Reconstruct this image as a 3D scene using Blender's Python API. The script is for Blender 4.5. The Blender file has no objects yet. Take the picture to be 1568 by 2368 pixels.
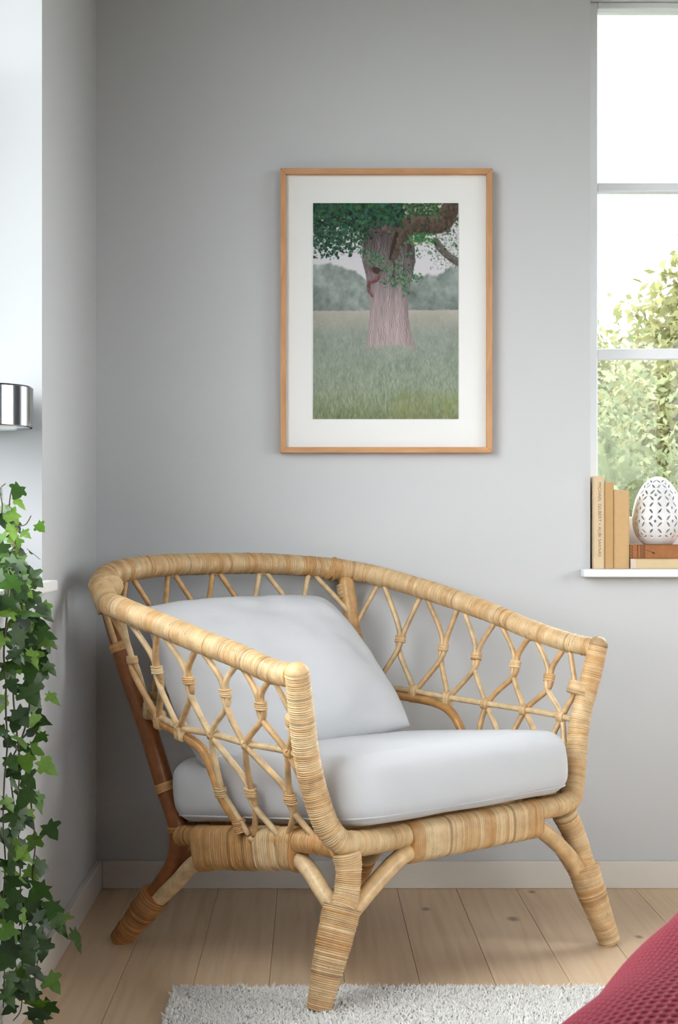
import bpy, math, random
import numpy as np
from mathutils import Vector, Matrix, noise as mnoise

random.seed(7); RNG = np.random.default_rng(7)
SC = bpy.context.scene
COL = SC.collection
PI = math.pi

# ------------------------------------------------------------------ camera
cam_d = bpy.data.cameras.new('camera'); cam = bpy.data.objects.new('camera', cam_d); COL.objects.link(cam)
cam.location = (0, 0, 0.76); cam.rotation_euler = (PI/2, 0, 0)
cam_d.sensor_fit = 'HORIZONTAL'; cam_d.sensor_width = 36.0
cam_d.lens = 36.0*3800/1568
cam_d.shift_x = (784-718)/1568.0
cam_d.shift_y = (1235-1184)/1568.0
cam_d.clip_start = 0.05; cam_d.clip_end = 200
cam_d.dof.use_dof = True; cam_d.dof.focus_distance = 2.85; cam_d.dof.aperture_fstop = 40
SC.camera = cam

# ------------------------------------------------------------------ sky and exposure
world = bpy.data.worlds.new('overcast_sky'); SC.world = world; world.use_nodes = True
bg = world.node_tree.nodes['Background']
bg.inputs[0].default_value = (0.985, 0.975, 1.0, 1); bg.inputs[1].default_value = 6.0
SC.view_settings.view_transform = 'Standard'; SC.view_settings.look = 'None'
SC.view_settings.exposure = 0.95; SC.view_settings.gamma = 1.0
SC.view_settings.use_curve_mapping = False
cy = SC.cycles
cy.max_bounces = 4; cy.diffuse_bounces = 3; cy.glossy_bounces = 3; cy.transmission_bounces = 3; cy.transparent_max_bounces = 12
cy.caustics_reflective = False; cy.caustics_refractive = False
cy.use_adaptive_sampling = True; cy.adaptive_threshold = 0.03
cy.use_denoising = True

XL = -0.4605; XR = 2.6; YB = 3.535; YF = -0.8; ZC = 2.5; WT = 0.22
LW = (0.95, 2.818, 0.6615, 2.1)        # left window opening: y0, y1, z0, z1
BW = (0.602, 1.95, 0.668, 1.945)      # back window opening: x0, x1, z0, z1
RW = (0.7, 2.4, 0.75, 1.80)         # added unseen window in the right wall, for side light: y0, y1, z0, z1
FW = (1.0, 2.55, 0.60, 1.80)            # added unseen window behind the camera, for fill light: x0, x1, z0, z1

# ------------------------------------------------------------------ helpers
def lin(c):
    c = np.asarray(c, float)/255.0
    return np.where(c <= .04045, c/12.92, ((c+.055)/1.055)**2.4)
def L3(r, g, b): return tuple(float(v) for v in lin((r, g, b))) + (1.0,)

def tag(o, label=None, cat=None, group=None, kind=None):
    if label: o['label'] = label
    if cat: o['category'] = cat
    if group: o['group'] = group
    if kind: o['kind'] = kind
    return o
def empty(name, loc=(0, 0, 0), rz=0):
    o = bpy.data.objects.new(name, None); COL.objects.link(o); o.location = loc; o.rotation_euler = (0, 0, rz)
    o.empty_display_size = .05
    return o
def mesh_data(name, v, f, mat=None, smooth=True, col=None):
    me = bpy.data.meshes.new(name)
    v = np.asarray(v, np.float32)
    if isinstance(f, np.ndarray):
        k = f.shape[1]; n = len(f)
        me.vertices.add(len(v)); me.vertices.foreach_set('co', v.ravel())
        me.loops.add(n*k); me.loops.foreach_set('vertex_index', f.astype(np.int32).ravel())
        me.polygons.add(n); me.polygons.foreach_set('loop_start', np.arange(0, n*k, k, dtype=np.int32))
        me.update(calc_edges=True)
    else:
        me.from_pydata([tuple(map(float, p)) for p in v], [], f)
    if smooth: me.polygons.foreach_set('use_smooth', np.ones(len(me.polygons), bool))
    if col is not None:
        c = np.ones((len(v), 4), np.float32); c[:, :3] = col
        a = me.color_attributes.new('Col', 'FLOAT_COLOR', 'POINT'); a.data.foreach_set('color', c.ravel())
    if mat: me.materials.append(mat)
    me.update()
    return me
def obj(name, v, f, mat=None, parent=None, smooth=True, col=None, kind=None):
    o = bpy.data.objects.new(name, mesh_data(name, v, f, mat, smooth, col)); COL.objects.link(o)
    if parent: o.parent = parent
    if kind: o['kind'] = kind
    return o
def from_data(name, me, parent=None):
    o = bpy.data.objects.new(name, me); COL.objects.link(o)
    if parent: o.parent = parent
    return o

class MB:
    """collects simple shapes into one mesh"""
    def __init__(s): s.v = []; s.f = []
    def box(s, x0, x1, y0, y1, z0, z1):
        n = len(s.v)
        s.v += [(x0,y0,z0),(x1,y0,z0),(x1,y1,z0),(x0,y1,z0),(x0,y0,z1),(x1,y0,z1),(x1,y1,z1),(x0,y1,z1)]
        s.f += [tuple(n+i for i in q) for q in ((0,3,2,1),(4,5,6,7),(0,1,5,4),(1,2,6,5),(2,3,7,6),(3,0,4,7))]
        return s
    def lathe(s, prof, c=(0,0,0), seg=32, cap=True):
        n0 = len(s.v)
        for r, z in prof:
            for k in range(seg):
                a = 2*PI*k/seg; s.v.append((c[0]+r*math.cos(a), c[1]+r*math.sin(a), c[2]+z))
        for i in range(len(prof)-1):
            for k in range(seg):
                a = n0+i*seg+k; b = n0+i*seg+(k+1) % seg; s.f.append((a, b, b+seg, a+seg))
        if cap:
            s.f.append(tuple(n0+k for k in range(seg))[::-1]); s.f.append(tuple(n0+(len(prof)-1)*seg+k for k in range(seg)))
        return s
    def build(s, name, mat, parent=None, smooth=False, bevel=0, kind=None):
        o = obj(name, s.v, s.f, mat, parent, smooth, kind=kind)
        if bevel:
            m = o.modifiers.new('bevel', 'BEVEL'); m.width = bevel; m.segments = 3; m.limit_method = 'ANGLE'
        return o

def catmull(P, per=12):
    P = np.asarray(P, float)
    if len(P) == 2: return P[0]+(P[1]-P[0])*np.linspace(0, 1, per+1)[:, None]
    Q = np.vstack([2*P[0]-P[1], P, 2*P[-1]-P[-2]]); out = []
    for i in range(1, len(Q)-2):
        p0, p1, p2, p3 = Q[i-1:i+3]
        d01 = max(np.linalg.norm(p1-p0)**.5, 1e-4); d12 = max(np.linalg.norm(p2-p1)**.5, 1e-4); d23 = max(np.linalg.norm(p3-p2)**.5, 1e-4)
        m1 = (p2-p1)+d12*((p1-p0)/d01-(p2-p0)/(d01+d12)); m2 = (p2-p1)+d12*((p3-p2)/d23-(p3-p1)/(d12+d23))
        for t in np.linspace(0, 1, per, endpoint=False):
            out.append((2*t**3-3*t*t+1)*p1+(t**3-2*t*t+t)*m1+(-2*t**3+3*t*t)*p2+(t**3-t*t)*m2)
    out.append(Q[-2]); return np.array(out)
def arclen(D):
    return np.concatenate([[0], np.cumsum(np.linalg.norm(np.diff(D, axis=0), axis=1))])
def frames(D, up=None):
    T = np.gradient(D, axis=0); T /= np.linalg.norm(T, axis=1)[:, None]+1e-12
    if up is not None:
        up = np.asarray(up, float); S = np.cross(T, up); S /= np.linalg.norm(S, axis=1)[:, None]+1e-9
        return T, S, np.cross(S, T)
    a = np.array([0, 0, 1.]) if abs(T[0][2]) < .8 else np.array([1., 0, 0])
    S = np.zeros_like(D); s = np.cross(T[0], a); s /= np.linalg.norm(s)
    for i in range(len(D)):
        s = s-T[i]*np.dot(s, T[i]); s /= np.linalg.norm(s); S[i] = s
    return T, S, np.cross(S, T)
def ring_faces(nr, seg, closed=False):
    i = np.arange(nr-1)[:, None]*seg; k = np.arange(seg)[None]; k2 = (k+1) % seg
    return np.stack([i+k, i+k2, i+seg+k2, i+seg+k], -1).reshape(-1, 4)

def tube_geo(P, r, seg=10, per=10, smooth=True):
    D = catmull(P, per) if smooth else np.asarray(P, float)
    s = arclen(D); rr = np.full(len(D), r) if np.isscalar(r) else np.interp(s/s[-1], np.linspace(0, 1, len(r)), r)
    T, S, U = frames(D)
    D = np.vstack([D[0]-T[0]*1e-6, D, D[-1]+T[-1]*1e-6]); T = np.vstack([T[0], T, T[-1]]); S = np.vstack([S[0], S, S[-1]]); U = np.vstack([U[0], U, U[-1]])
    rr = np.concatenate([[1e-5], rr, [1e-5]])
    a = np.linspace(0, 2*PI, seg, endpoint=False)
    V = D[:, None]+rr[:, None, None]*(np.cos(a)[None, :, None]*S[:, None]+np.sin(a)[None, :, None]*U[:, None])
    return V.reshape(-1, 3), ring_faces(len(D), seg)
def tube(name, P, r, mat, parent=None, seg=10, per=10, tone=None):
    v, f = tube_geo(P, r, seg, per)
    col = None
    if tone is not None:
        n = np.array([mnoise.noise(Vector(p*60)) for p in v]); col = np.clip(np.asarray(tone)[None]*(1+.18*n[:, None]), 0, 1)
    return obj(name, v, f, mat, parent, True, col)

# ------------------------------------------------------------------ materials
def mat(name):
    m = bpy.data.materials.new(name); m.use_nodes = True
    nt = m.node_tree; return m, nt, nt.nodes['Principled BSDF']
def N(nt, t, **kw):
    n = nt.nodes.new(t)
    for k, v in kw.items(): setattr(n, k, v)
    return n
def simple(name, col, rough=.6, metal=0, bump=0, scale=200, var=0, spec=.5):
    m, nt, p = mat(name)
    p.inputs['Base Color'].default_value = col; p.inputs['Roughness'].default_value = rough; p.inputs['Metallic'].default_value = metal
    p.inputs['Specular IOR Level'].default_value = spec
    if bump or var:
        tc = N(nt, 'ShaderNodeTexCoord'); no = N(nt, 'ShaderNodeTexNoise'); no.inputs['Scale'].default_value = scale; no.inputs['Detail'].default_value = 5
        nt.links.new(tc.outputs['Object'], no.inputs['Vector'])
        if bump:
            b = N(nt, 'ShaderNodeBump'); b.inputs['Strength'].default_value = bump; b.inputs['Distance'].default_value = .002
            nt.links.new(no.outputs['Fac'], b.inputs['Height']); nt.links.new(b.outputs['Normal'], p.inputs['Normal'])
        if var:
            mx = N(nt, 'ShaderNodeMix', data_type='RGBA'); mx.inputs['A'].default_value = tuple(c*(1-var) for c in col[:3])+(1,); mx.inputs['B'].default_value = tuple(min(1, c*(1+var)) for c in col[:3])+(1,)
            nt.links.new(no.outputs['Fac'], mx.inputs['Factor']); nt.links.new(mx.outputs['Result'], p.inputs['Base Color'])
    return m
M = {}
M['wall'] = simple('wall_paint', (.53, .54, .555, 1), .85, bump=.05, scale=90)
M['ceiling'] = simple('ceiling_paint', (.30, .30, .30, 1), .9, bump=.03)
M['dark_wall'] = simple('dark_wall_paint', (.10, .105, .11, 1), .85, bump=.05, scale=90)  # unseen walls made dark to cut bounced fill light
M['white'] = simple('white_lacquer', (.82, .83, .84, 1), .35, bump=.02)
M['frame_white'] = simple('window_frame_paint', (.74, .76, .79, 1), .45, bump=.02)
M['skirting'] = simple('skirting_paint', (.66, .62, .57, 1), .5, bump=.03)
M['linen'] = simple('white_cotton', (.54, .545, .565, 1), .9, bump=.25, scale=900, var=.02, spec=.2)
M['chrome'] = simple('chrome', (.42, .44, .46, 1), .12, 1, bump=.01)
M['opal'] = simple('opal_glass', (.78, .84, .87, 1), .3, bump=.01)
M['paper'] = simple('book_paper', L3(226, 208, 176), .9, var=.08, scale=60)

def rattan(name, streak=.12, rough=.42):
    m, nt, p = mat(name)
    at = N(nt, 'ShaderNodeAttribute', attribute_name='Col')
    tc = N(nt, 'ShaderNodeTexCoord'); no = N(nt, 'ShaderNodeTexNoise'); no.inputs['Scale'].default_value = 55; no.inputs['Detail'].default_value = 6
    nt.links.new(tc.outputs['Object'], no.inputs['Vector'])
    mr = N(nt, 'ShaderNodeMapRange'); mr.inputs[1].default_value = .3; mr.inputs[2].default_value = .7; mr.inputs[3].default_value = 1-streak*1.6; mr.inputs[4].default_value = 1+streak
    nt.links.new(no.outputs['Fac'], mr.inputs[0])
    mu = N(nt, 'ShaderNodeVectorMath', operation='SCALE'); nt.links.new(at.outputs['Color'], mu.inputs[0]); nt.links.new(mr.outputs[0], mu.inputs['Scale'])
    # small dark flecks of the cane skin
    vo = N(nt, 'ShaderNodeTexNoise'); vo.inputs['Scale'].default_value = 190; vo.inputs['Detail'].default_value = 2
    nt.links.new(tc.outputs['Object'], vo.inputs['Vector'])
    r2 = N(nt, 'ShaderNodeMapRange'); r2.inputs[1].default_value = .68; r2.inputs[2].default_value = .76; r2.inputs[3].default_value = 1; r2.inputs[4].default_value = .5
    nt.links.new(vo.outputs['Fac'], r2.inputs[0])
    m2 = N(nt, 'ShaderNodeVectorMath', operation='SCALE'); nt.links.new(mu.outputs[0], m2.inputs[0]); nt.links.new(r2.outputs[0], m2.inputs['Scale'])
    nt.links.new(m2.outputs[0], p.inputs['Base Color'])
    p.inputs['Roughness'].default_value = rough; p.inputs['Specular IOR Level'].default_value = .45
    return m
M['rattan'] = rattan('rattan_strip'); M['cane'] = rattan('rattan_cane', .16, .36)

# ------------------------------------------------------------------ room shell
def struct(o): o['kind'] = 'structure'; return o
w = MB()
w.box(XL-WT, XL, YF, LW[0], 0, ZC); w.box(XL-WT, XL, LW[1], YB+WT, 0, ZC)
w.box(XL-WT, XL, LW[0], LW[1], 0, LW[2]); w.box(XL-WT, XL, LW[0], LW[1], LW[3], ZC)
struct(w.build('wall_left', M['wall']))
w = MB()
w.box(XL, BW[0], YB, YB+WT, 0, ZC); w.box(BW[1], XR+WT, YB, YB+WT, 0, ZC)
w.box(BW[0], BW[1], YB, YB+WT, 0, BW[2]); w.box(BW[0], BW[1], YB, YB+WT, BW[3], ZC)
struct(w.build('wall_back', M['wall']))
w = MB()
w.box(XR, XR+WT, YF, RW[0], 0, ZC); w.box(XR, XR+WT, RW[1], YB, 0, ZC)
w.box(XR, XR+WT, RW[0], RW[1], 0, RW[2]); w.box(XR, XR+WT, RW[0], RW[1], RW[3], ZC)
struct(w.build('wall_right', M['dark_wall']))
w = MB()
w.box(XL-WT, FW[0], YF-WT, YF, 0, ZC); w.box(FW[1], XR+WT, YF-WT, YF, 0, ZC)
w.box(FW[0], FW[1], YF-WT, YF, 0, FW[2]); w.box(FW[0], FW[1], YF-WT, YF, FW[3], ZC)
struct(w.build('wall_front', M['dark_wall']))
struct(MB().box(XL-WT, XR+WT, YF-WT, YB+WT, ZC, ZC+.2).build('ceiling', M['ceiling']))

# floor: oak planks, each one a part of the floor
def plank_material():
    m, nt, p = mat('oak_plank')
    tc = N(nt, 'ShaderNodeTexCoord'); oi = N(nt, 'ShaderNodeObjectInfo')
    off = N(nt, 'ShaderNodeMath', operation='MULTIPLY'); off.inputs[1].default_value = 37
    nt.links.new(oi.outputs['Random'], off.inputs[0])
    ad = N(nt, 'ShaderNodeVectorMath', operation='ADD'); cb = N(nt, 'ShaderNodeCombineXYZ')
    nt.links.new(off.outputs[0], cb.inputs[0]); nt.links.new(off.outputs[0], cb.inputs[2])
    nt.links.new(tc.outputs['Object'], ad.inputs[0]); nt.links.new(cb.outputs[0], ad.inputs[1])
    mp = N(nt, 'ShaderNodeMapping'); mp.inputs['Scale'].default_value = (26, 1.1, 1)
    nt.links.new(ad.outputs[0], mp.inputs[0])
    n1 = N(nt, 'ShaderNodeTexNoise'); n1.inputs['Scale'].default_value = 1.6; n1.inputs['Detail'].default_value = 8; n1.inputs['Distortion'].default_value = 1.2
    nt.links.new(mp.outputs[0], n1.inputs['Vector'])
    mp2 = N(nt, 'ShaderNodeMapping'); mp2.inputs['Scale'].default_value = (9, .7, 1); nt.links.new(ad.outputs[0], mp2.inputs[0])
    wv = N(nt, 'ShaderNodeTexWave'); wv.bands_direction = 'X'; wv.inputs['Scale'].default_value = 1.5; wv.inputs['Distortion'].default_value = 7; wv.inputs['Detail'].default_value = 3; wv.inputs['Detail Scale'].default_value = 1.2
    nt.links.new(mp2.outputs[0], wv.inputs['Vector'])
    mx = N(nt, 'ShaderNodeMath', operation='MULTIPLY_ADD'); mx.inputs[1].default_value = .10
    nt.links.new(wv.outputs['Fac'], mx.inputs[0]); nt.links.new(n1.outputs['Fac'], mx.inputs[2])
    rp = N(nt, 'ShaderNodeValToRGB'); e = rp.color_ramp.elements
    e[0].position = .3; e[0].color = L3(200, 170, 137); e[1].position = .95; e[1].color = L3(222, 196, 164)
    x = e.new(.55); x.color = L3(212, 184, 152)
    nt.links.new(mx.outputs[0], rp.inputs[0])
    # tone per plank
    mr = N(nt, 'ShaderNodeMapRange'); mr.inputs[3].default_value = .9; mr.inputs[4].default_value = 1.06; nt.links.new(oi.outputs['Random'], mr.inputs[0])
    sc = N(nt, 'ShaderNodeVectorMath', operation='SCALE'); nt.links.new(rp.outputs[0], sc.inputs[0]); nt.links.new(mr.outputs[0], sc.inputs['Scale'])
    # knots: a few dark eyes at their own places in the wood
    geo = N(nt, 'ShaderNodeNewGeometry'); last = sc.outputs[0]
    for (kx, ky, kr) in ((.234, 3.331, .012), (.40, 3.245, .016), (.47, 3.49, .011), (.06, 2.95, .010), (.62, 3.1, .010)):
        sb = N(nt, 'ShaderNodeVectorMath', operation='SUBTRACT'); sb.inputs[1].default_value = (kx, ky, 0); nt.links.new(geo.outputs['Position'], sb.inputs[0])
        ms = N(nt, 'ShaderNodeVectorMath', operation='MULTIPLY'); ms.inputs[1].default_value = (1, .55, 0); nt.links.new(sb.outputs[0], ms.inputs[0])
        ln = N(nt, 'ShaderNodeVectorMath', operation='LENGTH'); nt.links.new(ms.outputs[0], ln.inputs[0])
        r = N(nt, 'ShaderNodeMapRange'); r.inputs[1].default_value = kr*.3; r.inputs[2].default_value = kr; r.inputs[3].default_value = .4; r.inputs[4].default_value = 1
        nt.links.new(ln.outputs['Value'], r.inputs[0])
        s2 = N(nt, 'ShaderNodeVectorMath', operation='SCALE'); nt.links.new(last, s2.inputs[0]); nt.links.new(r.outputs[0], s2.inputs['Scale']); last = s2.outputs[0]
    nt.links.new(last, p.inputs['Base Color'])
    p.inputs['Roughness'].default_value = .5; p.inputs['Specular IOR Level'].default_value = .35
    b = N(nt, 'ShaderNodeBump'); b.inputs['Strength'].default_value = .12; b.inputs['Distance'].default_value = .001
    nt.links.new(n1.outputs['Fac'], b.inputs['Height']); nt.links.new(b.outputs['Normal'], p.inputs['Normal'])
    return m
M['oak'] = plank_material()
floor = struct(MB().box(XL-WT, XR+WT, YF-WT, YB+WT, -.06, -.016).build('floor', simple('subfloor', (.12, .09, .07, 1), .9, bump=.1)))
PW = .1275
def plank_mesh(x0, x1, y0, y1):
    c = .0007; g = .0003
    v = [(x0+g, y0+g, -.014), (x1-g, y0+g, -.014), (x1-g, y1-g, -.014), (x0+g, y1-g, -.014),
         (x0+g, y0+g, -c), (x1-g, y0+g, -c), (x1-g, y1-g, -c), (x0+g, y1-g, -c),
         (x0+g+c, y0+g+c, 0), (x1-g-c, y0+g+c, 0), (x1-g-c, y1-g-c, 0), (x0+g+c, y1-g-c, 0)]
    f = [(0, 3, 2, 1), (0, 1, 5, 4), (1, 2, 6, 5), (2, 3, 7, 6), (3, 0, 4, 7), (4, 5, 9, 8), (5, 6, 10, 9), (6, 7, 11, 10), (7, 4, 8, 11), (8, 9, 10, 11)]
    return mesh_data('plank', v, f, M['oak'], False)
pm = {}
x = .185-6*PW; i = 0
while x < XR:
    x0 = max(x, XL); x1 = min(x+PW, XR)
    cuts = [YF, .35+.55*((i*7) % 5)/5, YB]
    for a, b in zip(cuts[:-1], cuts[1:]):
        key = (round(x1-x0, 4), round(b-a, 4))
        if key not in pm: pm[key] = plank_mesh(0, key[0], 0, key[1])
        o = from_data('plank', pm[key], floor); o.location = (x0, a, 0)
    x += PW; i += 1

# baseboards
def baseboard(name, pts):
    o = MB().box(*pts).build(name, M['skirting'], bevel=.002); return struct(o)
baseboard('baseboard_back', (XL+.014, XR, YB-.014, YB, 0, .0585))
baseboard('baseboard_left', (XL, XL+.014, YF, YB, 0, .0585))
baseboard('baseboard_right', (XR-.014, XR, YF, YB-.014, 0, .0585))

# ------------------------------------------------------------------ windows and sills
def glass_material():
    m, nt, p = mat('window_glass')
    nt.nodes.remove(p); out = nt.nodes['Material Output']
    tr = N(nt, 'ShaderNodeBsdfTransparent'); tr.inputs[0].default_value = (.95, .97, .96, 1)
    gl = N(nt, 'ShaderNodeBsdfGlossy'); gl.inputs['Roughness'].default_value = .02
    lw_ = N(nt, 'ShaderNodeLayerWeight'); lw_.inputs[0].default_value = .5
    pw = N(nt, 'ShaderNodeMath', operation='POWER'); pw.inputs[1].default_value = 4.0; nt.links.new(lw_.outputs['Facing'], pw.inputs[0])
    fr = N(nt, 'ShaderNodeMath', operation='MULTIPLY_ADD'); fr.inputs[1].default_value = .5; fr.inputs[2].default_value = .010; nt.links.new(pw.outputs[0], fr.inputs[0])
    mx = N(nt, 'ShaderNodeMixShader'); nt.links.new(fr.outputs[0], mx.inputs[0]); nt.links.new(tr.outputs[0], mx.inputs[1]); nt.links.new(gl.outputs[0], mx.inputs[2])
    nt.links.new(mx.outputs[0], out.inputs[0]); return m
M['glass'] = glass_material()

win = struct(empty('window_1', (BW[0], YB+.125, BW[2])))
def wpart(win, name, x0, x1, y0, y1, z0, z1, m=None, bevel=.003):
    o = MB().box(x0, x1, y0, y1, z0, z1).build(name, m or M['frame_white'], None, bevel=bevel)
    o.parent = win; o.matrix_parent_inverse = Matrix.Translation(-win.location)
    return o
fy0, fy1 = YB+.125, YB+.175
wpart(win, 'stile', BW[0], .640, fy0, fy1, .6855, BW[3])
wpart(win, 'stile', 1.91, BW[1], fy0, fy1, .6855, BW[3])
wpart(win, 'bottom_rail', .640, 1.91, fy0, fy1, .6855, .798)
wpart(win, 'top_rail', .640, 1.91, fy0, fy1, 1.930, BW[3])
wpart(win, 'glazing_bar', .640, 1.91, fy0+.004, fy1-.01, 1.524, 1.544)
wpart(win, 'glazing_bar', .640, 1.91, fy0+.004, fy1-.01, 1.151, 1.1735)
for z0, z1 in ((.798, 1.151), (1.1735, 1.524), (1.544, 1.930)):
    wpart(win, 'pane', .640, 1.91, fy0+.02, fy0+.024, z0, z1, M['glass'], 0)
o = MB().box(BW[0]+.0, BW[1], YB-.002, fy1, .668, .6855); o.box(.581, BW[1]+.021, YB-.04, YB, .668, .6855)
s = struct(o.build('trim_1', M['white'], bevel=.004))

win2 = struct(empty('window_2', (XL-.2, LW[0], LW[2])))
gx0, gx1 = XL-.21, XL-.16
wpart(win2, 'stile', gx0, gx1, LW[0], LW[0]+.05, .6805, LW[3])
wpart(win2, 'stile', gx0, gx1, LW[1]-.05, LW[1], .6805, LW[3])
wpart(win2, 'bottom_rail', gx0, gx1, LW[0]+.05, LW[1]-.05, .6805, .75)
wpart(win2, 'top_rail', gx0, gx1, LW[0]+.05, LW[1]-.05, LW[3]-.05, LW[3])
wpart(win2, 'glazing_bar', gx0+.01, gx1-.004, LW[0]+.05, LW[1]-.05, 1.53, 1.55)
for z0, z1 in ((.75, 1.53), (1.55, LW[3]-.05)):
    wpart(win2, 'pane', gx0+.02, gx0+.024, LW[0]+.05, LW[1]-.05, z0, z1, M['glass'], 0)
added_win_front = struct(empty('added_window_front', (FW[0], YF-.12, FW[2])))  # unseen window added behind the camera to light the room
hy0, hy1 = YF-.15, YF-.10
for x0_, x1_ in ((FW[0], FW[0]+.06), (1.75, 1.81), (FW[1]-.06, FW[1])): wpart(added_win_front, 'stile', x0_, x1_, hy0, hy1, FW[2], FW[3])
for x0_, x1_ in ((FW[0]+.06, 1.75), (1.81, FW[1]-.06)):
    wpart(added_win_front, 'bottom_rail', x0_, x1_, hy0, hy1, FW[2], FW[2]+.10); wpart(added_win_front, 'top_rail', x0_, x1_, hy0, hy1, FW[3]-.06, FW[3])
    wpart(added_win_front, 'pane', x0_, x1_, hy0+.02, hy0+.024, FW[2]+.10, FW[3]-.06, M['glass'], 0)
added_win_right = struct(empty('added_window_right', (XR+.1, RW[0], RW[2])))  # second added window, out of view, lighting floor and chair from the right
hx0, hx1 = XR+.10, XR+.15
wpart(added_win_right, 'stile', hx0, hx1, RW[0], RW[0]+.06, RW[2], RW[3]); wpart(added_win_right, 'stile', hx0, hx1, RW[1]-.06, RW[1], RW[2], RW[3])
wpart(added_win_right, 'bottom_rail', hx0, hx1, RW[0]+.06, RW[1]-.06, RW[2], RW[2]+.10); wpart(added_win_right, 'top_rail', hx0, hx1, RW[0]+.06, RW[1]-.06, RW[3]-.06, RW[3])
wpart(added_win_right, 'pane', hx0+.02, hx0+.024, RW[0]+.06, RW[1]-.06, RW[2]+.10, RW[3]-.06, M['glass'], 0)
# white lining boards of the reveal
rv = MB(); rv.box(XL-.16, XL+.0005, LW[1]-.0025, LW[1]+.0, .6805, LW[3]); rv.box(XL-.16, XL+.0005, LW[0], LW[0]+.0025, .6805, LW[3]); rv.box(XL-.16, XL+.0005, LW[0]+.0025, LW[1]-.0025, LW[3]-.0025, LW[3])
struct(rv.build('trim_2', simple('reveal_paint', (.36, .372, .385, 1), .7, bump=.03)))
o = MB().box(XL-.16, XL+.001, LW[0], LW[1], .6615, .6805); o.box(XL, -.438, LW[0]-.03, 2.85, .6615, .6805)
struct(o.build('trim_3', M['white'], bevel=.003))

# ------------------------------------------------------------------ outdoors
def leafy_material(name, c0, c1):
    m, nt, p = mat(name)
    geo = N(nt, 'ShaderNodeNewGeometry'); rp = N(nt, 'ShaderNodeValToRGB')
    rp.color_ramp.elements[0].color = c0; rp.color_ramp.elements[1].color = c1
    nt.links.new(geo.outputs['Random Per Island'], rp.inputs[0]); nt.links.new(rp.outputs[0], p.inputs['Base Color'])
    p.inputs['Roughness'].default_value = .7; p.inputs['Specular IOR Level'].default_value = .2
    tl = N(nt, 'ShaderNodeBsdfTranslucent'); nt.links.new(rp.outputs[0], tl.inputs[0])
    mx = N(nt, 'ShaderNodeMixShader'); mx.inputs[0].default_value = .4
    nt.links.new(p.outputs[0], mx.inputs[1]); nt.links.new(tl.outputs[0], mx.inputs[2]); nt.links.new(mx.outputs[0], nt.nodes['Material Output'].inputs[0])
    return m
M['leaf_out'] = leafy_material('garden_leaves', (.115, .128, .046, 1), (.235, .23, .11, 1))
M['leaf_out2'] = leafy_material('hedge_leaves', (.098, .13, .064, 1), (.225, .245, .13, 1))
M['bark'] = simple('bark', L3(110, 100, 84), .9, bump=.5, scale=20, var=.2)
M['lawn'] = simple('lawn', L3(98, 100, 88), .95, bump=.3, scale=15, var=.2)
GZ = -3.0; BLOCKER_TOP = 0.6
struct(MB().box(-60, 60, -60, 60, GZ-.2, GZ).build('ground', M['lawn']))
def leaves_cloud(pts, size):
    n = len(pts); nrm = RNG.normal(size=(n, 3)); nrm[:, 2] += .6; nrm /= np.linalg.norm(nrm, axis=1)[:, None]
    a = RNG.normal(size=(n, 3)); a -= nrm*(a*nrm).sum(1)[:, None]; a /= np.linalg.norm(a, axis=1)[:, None]; b = np.cross(nrm, a)
    sz = size*RNG.uniform(.6, 1.3, n)[:, None]
    V = np.stack([pts-a*sz, pts-b*sz*.5+nrm*sz*.12, pts+a*sz, pts+b*sz*.5+nrm*sz*.12], 1).reshape(-1, 3)
    return V, np.arange(4*n).reshape(n, 4)
def crown_pts(c, rad, n, shell=.55, cone=0):
    d = RNG.normal(size=(n, 3)); d /= np.linalg.norm(d, axis=1)[:, None]
    t = RNG.uniform(shell, 1, n)[:, None]
    k = np.array([mnoise.noise(Vector(q*2.2+np.array(c))) for q in d])[:, None]
    p = d*t*(1+.35*k)
    if cone: p[:, :2] *= np.clip(1-cone*np.maximum(p[:, 2:3], -.3), .08, 2)
    return np.array(c)+p*np.array(rad)
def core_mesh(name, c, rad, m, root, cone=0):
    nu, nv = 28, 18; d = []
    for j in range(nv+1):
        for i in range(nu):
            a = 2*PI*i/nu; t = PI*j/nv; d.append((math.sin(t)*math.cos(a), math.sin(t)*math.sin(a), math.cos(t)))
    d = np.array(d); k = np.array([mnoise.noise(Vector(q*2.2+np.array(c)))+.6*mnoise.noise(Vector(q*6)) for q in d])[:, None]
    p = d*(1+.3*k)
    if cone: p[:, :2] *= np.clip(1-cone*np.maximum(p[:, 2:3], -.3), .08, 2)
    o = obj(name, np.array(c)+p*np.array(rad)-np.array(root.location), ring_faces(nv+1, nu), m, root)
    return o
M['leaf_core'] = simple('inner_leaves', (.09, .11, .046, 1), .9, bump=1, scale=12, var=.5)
def tree(name, label, c, rad, n, size, m, cone=0, group=None):
    r = empty(name, (c[0], c[1], GZ)); tag(r, label, 'tree', group)
    v, f = leaves_cloud(crown_pts(c, rad, n, .55, cone), size)
    o = obj('foliage', v-np.array([c[0], c[1], GZ]), f, m, r, False, kind='stuff')
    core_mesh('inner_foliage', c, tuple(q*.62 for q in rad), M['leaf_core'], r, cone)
    tube('trunk', [(0, 0, 0), (.05, .03, (c[2]-GZ)*.5), (-.03, 0, c[2]-GZ)], [.16, .12, .05], M['bark'], r)
    for k in range(5):
        a = k*1.3+.4; h0 = (c[2]-GZ)*(.55+.08*k)
        tube('branch', [(0, 0, h0), (math.cos(a)*rad[0]*.35, math.sin(a)*rad[1]*.35, h0+.5), (math.cos(a)*rad[0]*.7, math.sin(a)*rad[1]*.7, h0+.9)], [.05, .035, .012], M['bark'], r)
    return r
tree('garden_tree', 'tall pale green tree with pointed crown, right side of the garden window', (3.2, 11.4, .75), (1.25, 1.0, 3.2), 52000, .042, M['leaf_out'], .42)
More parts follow.
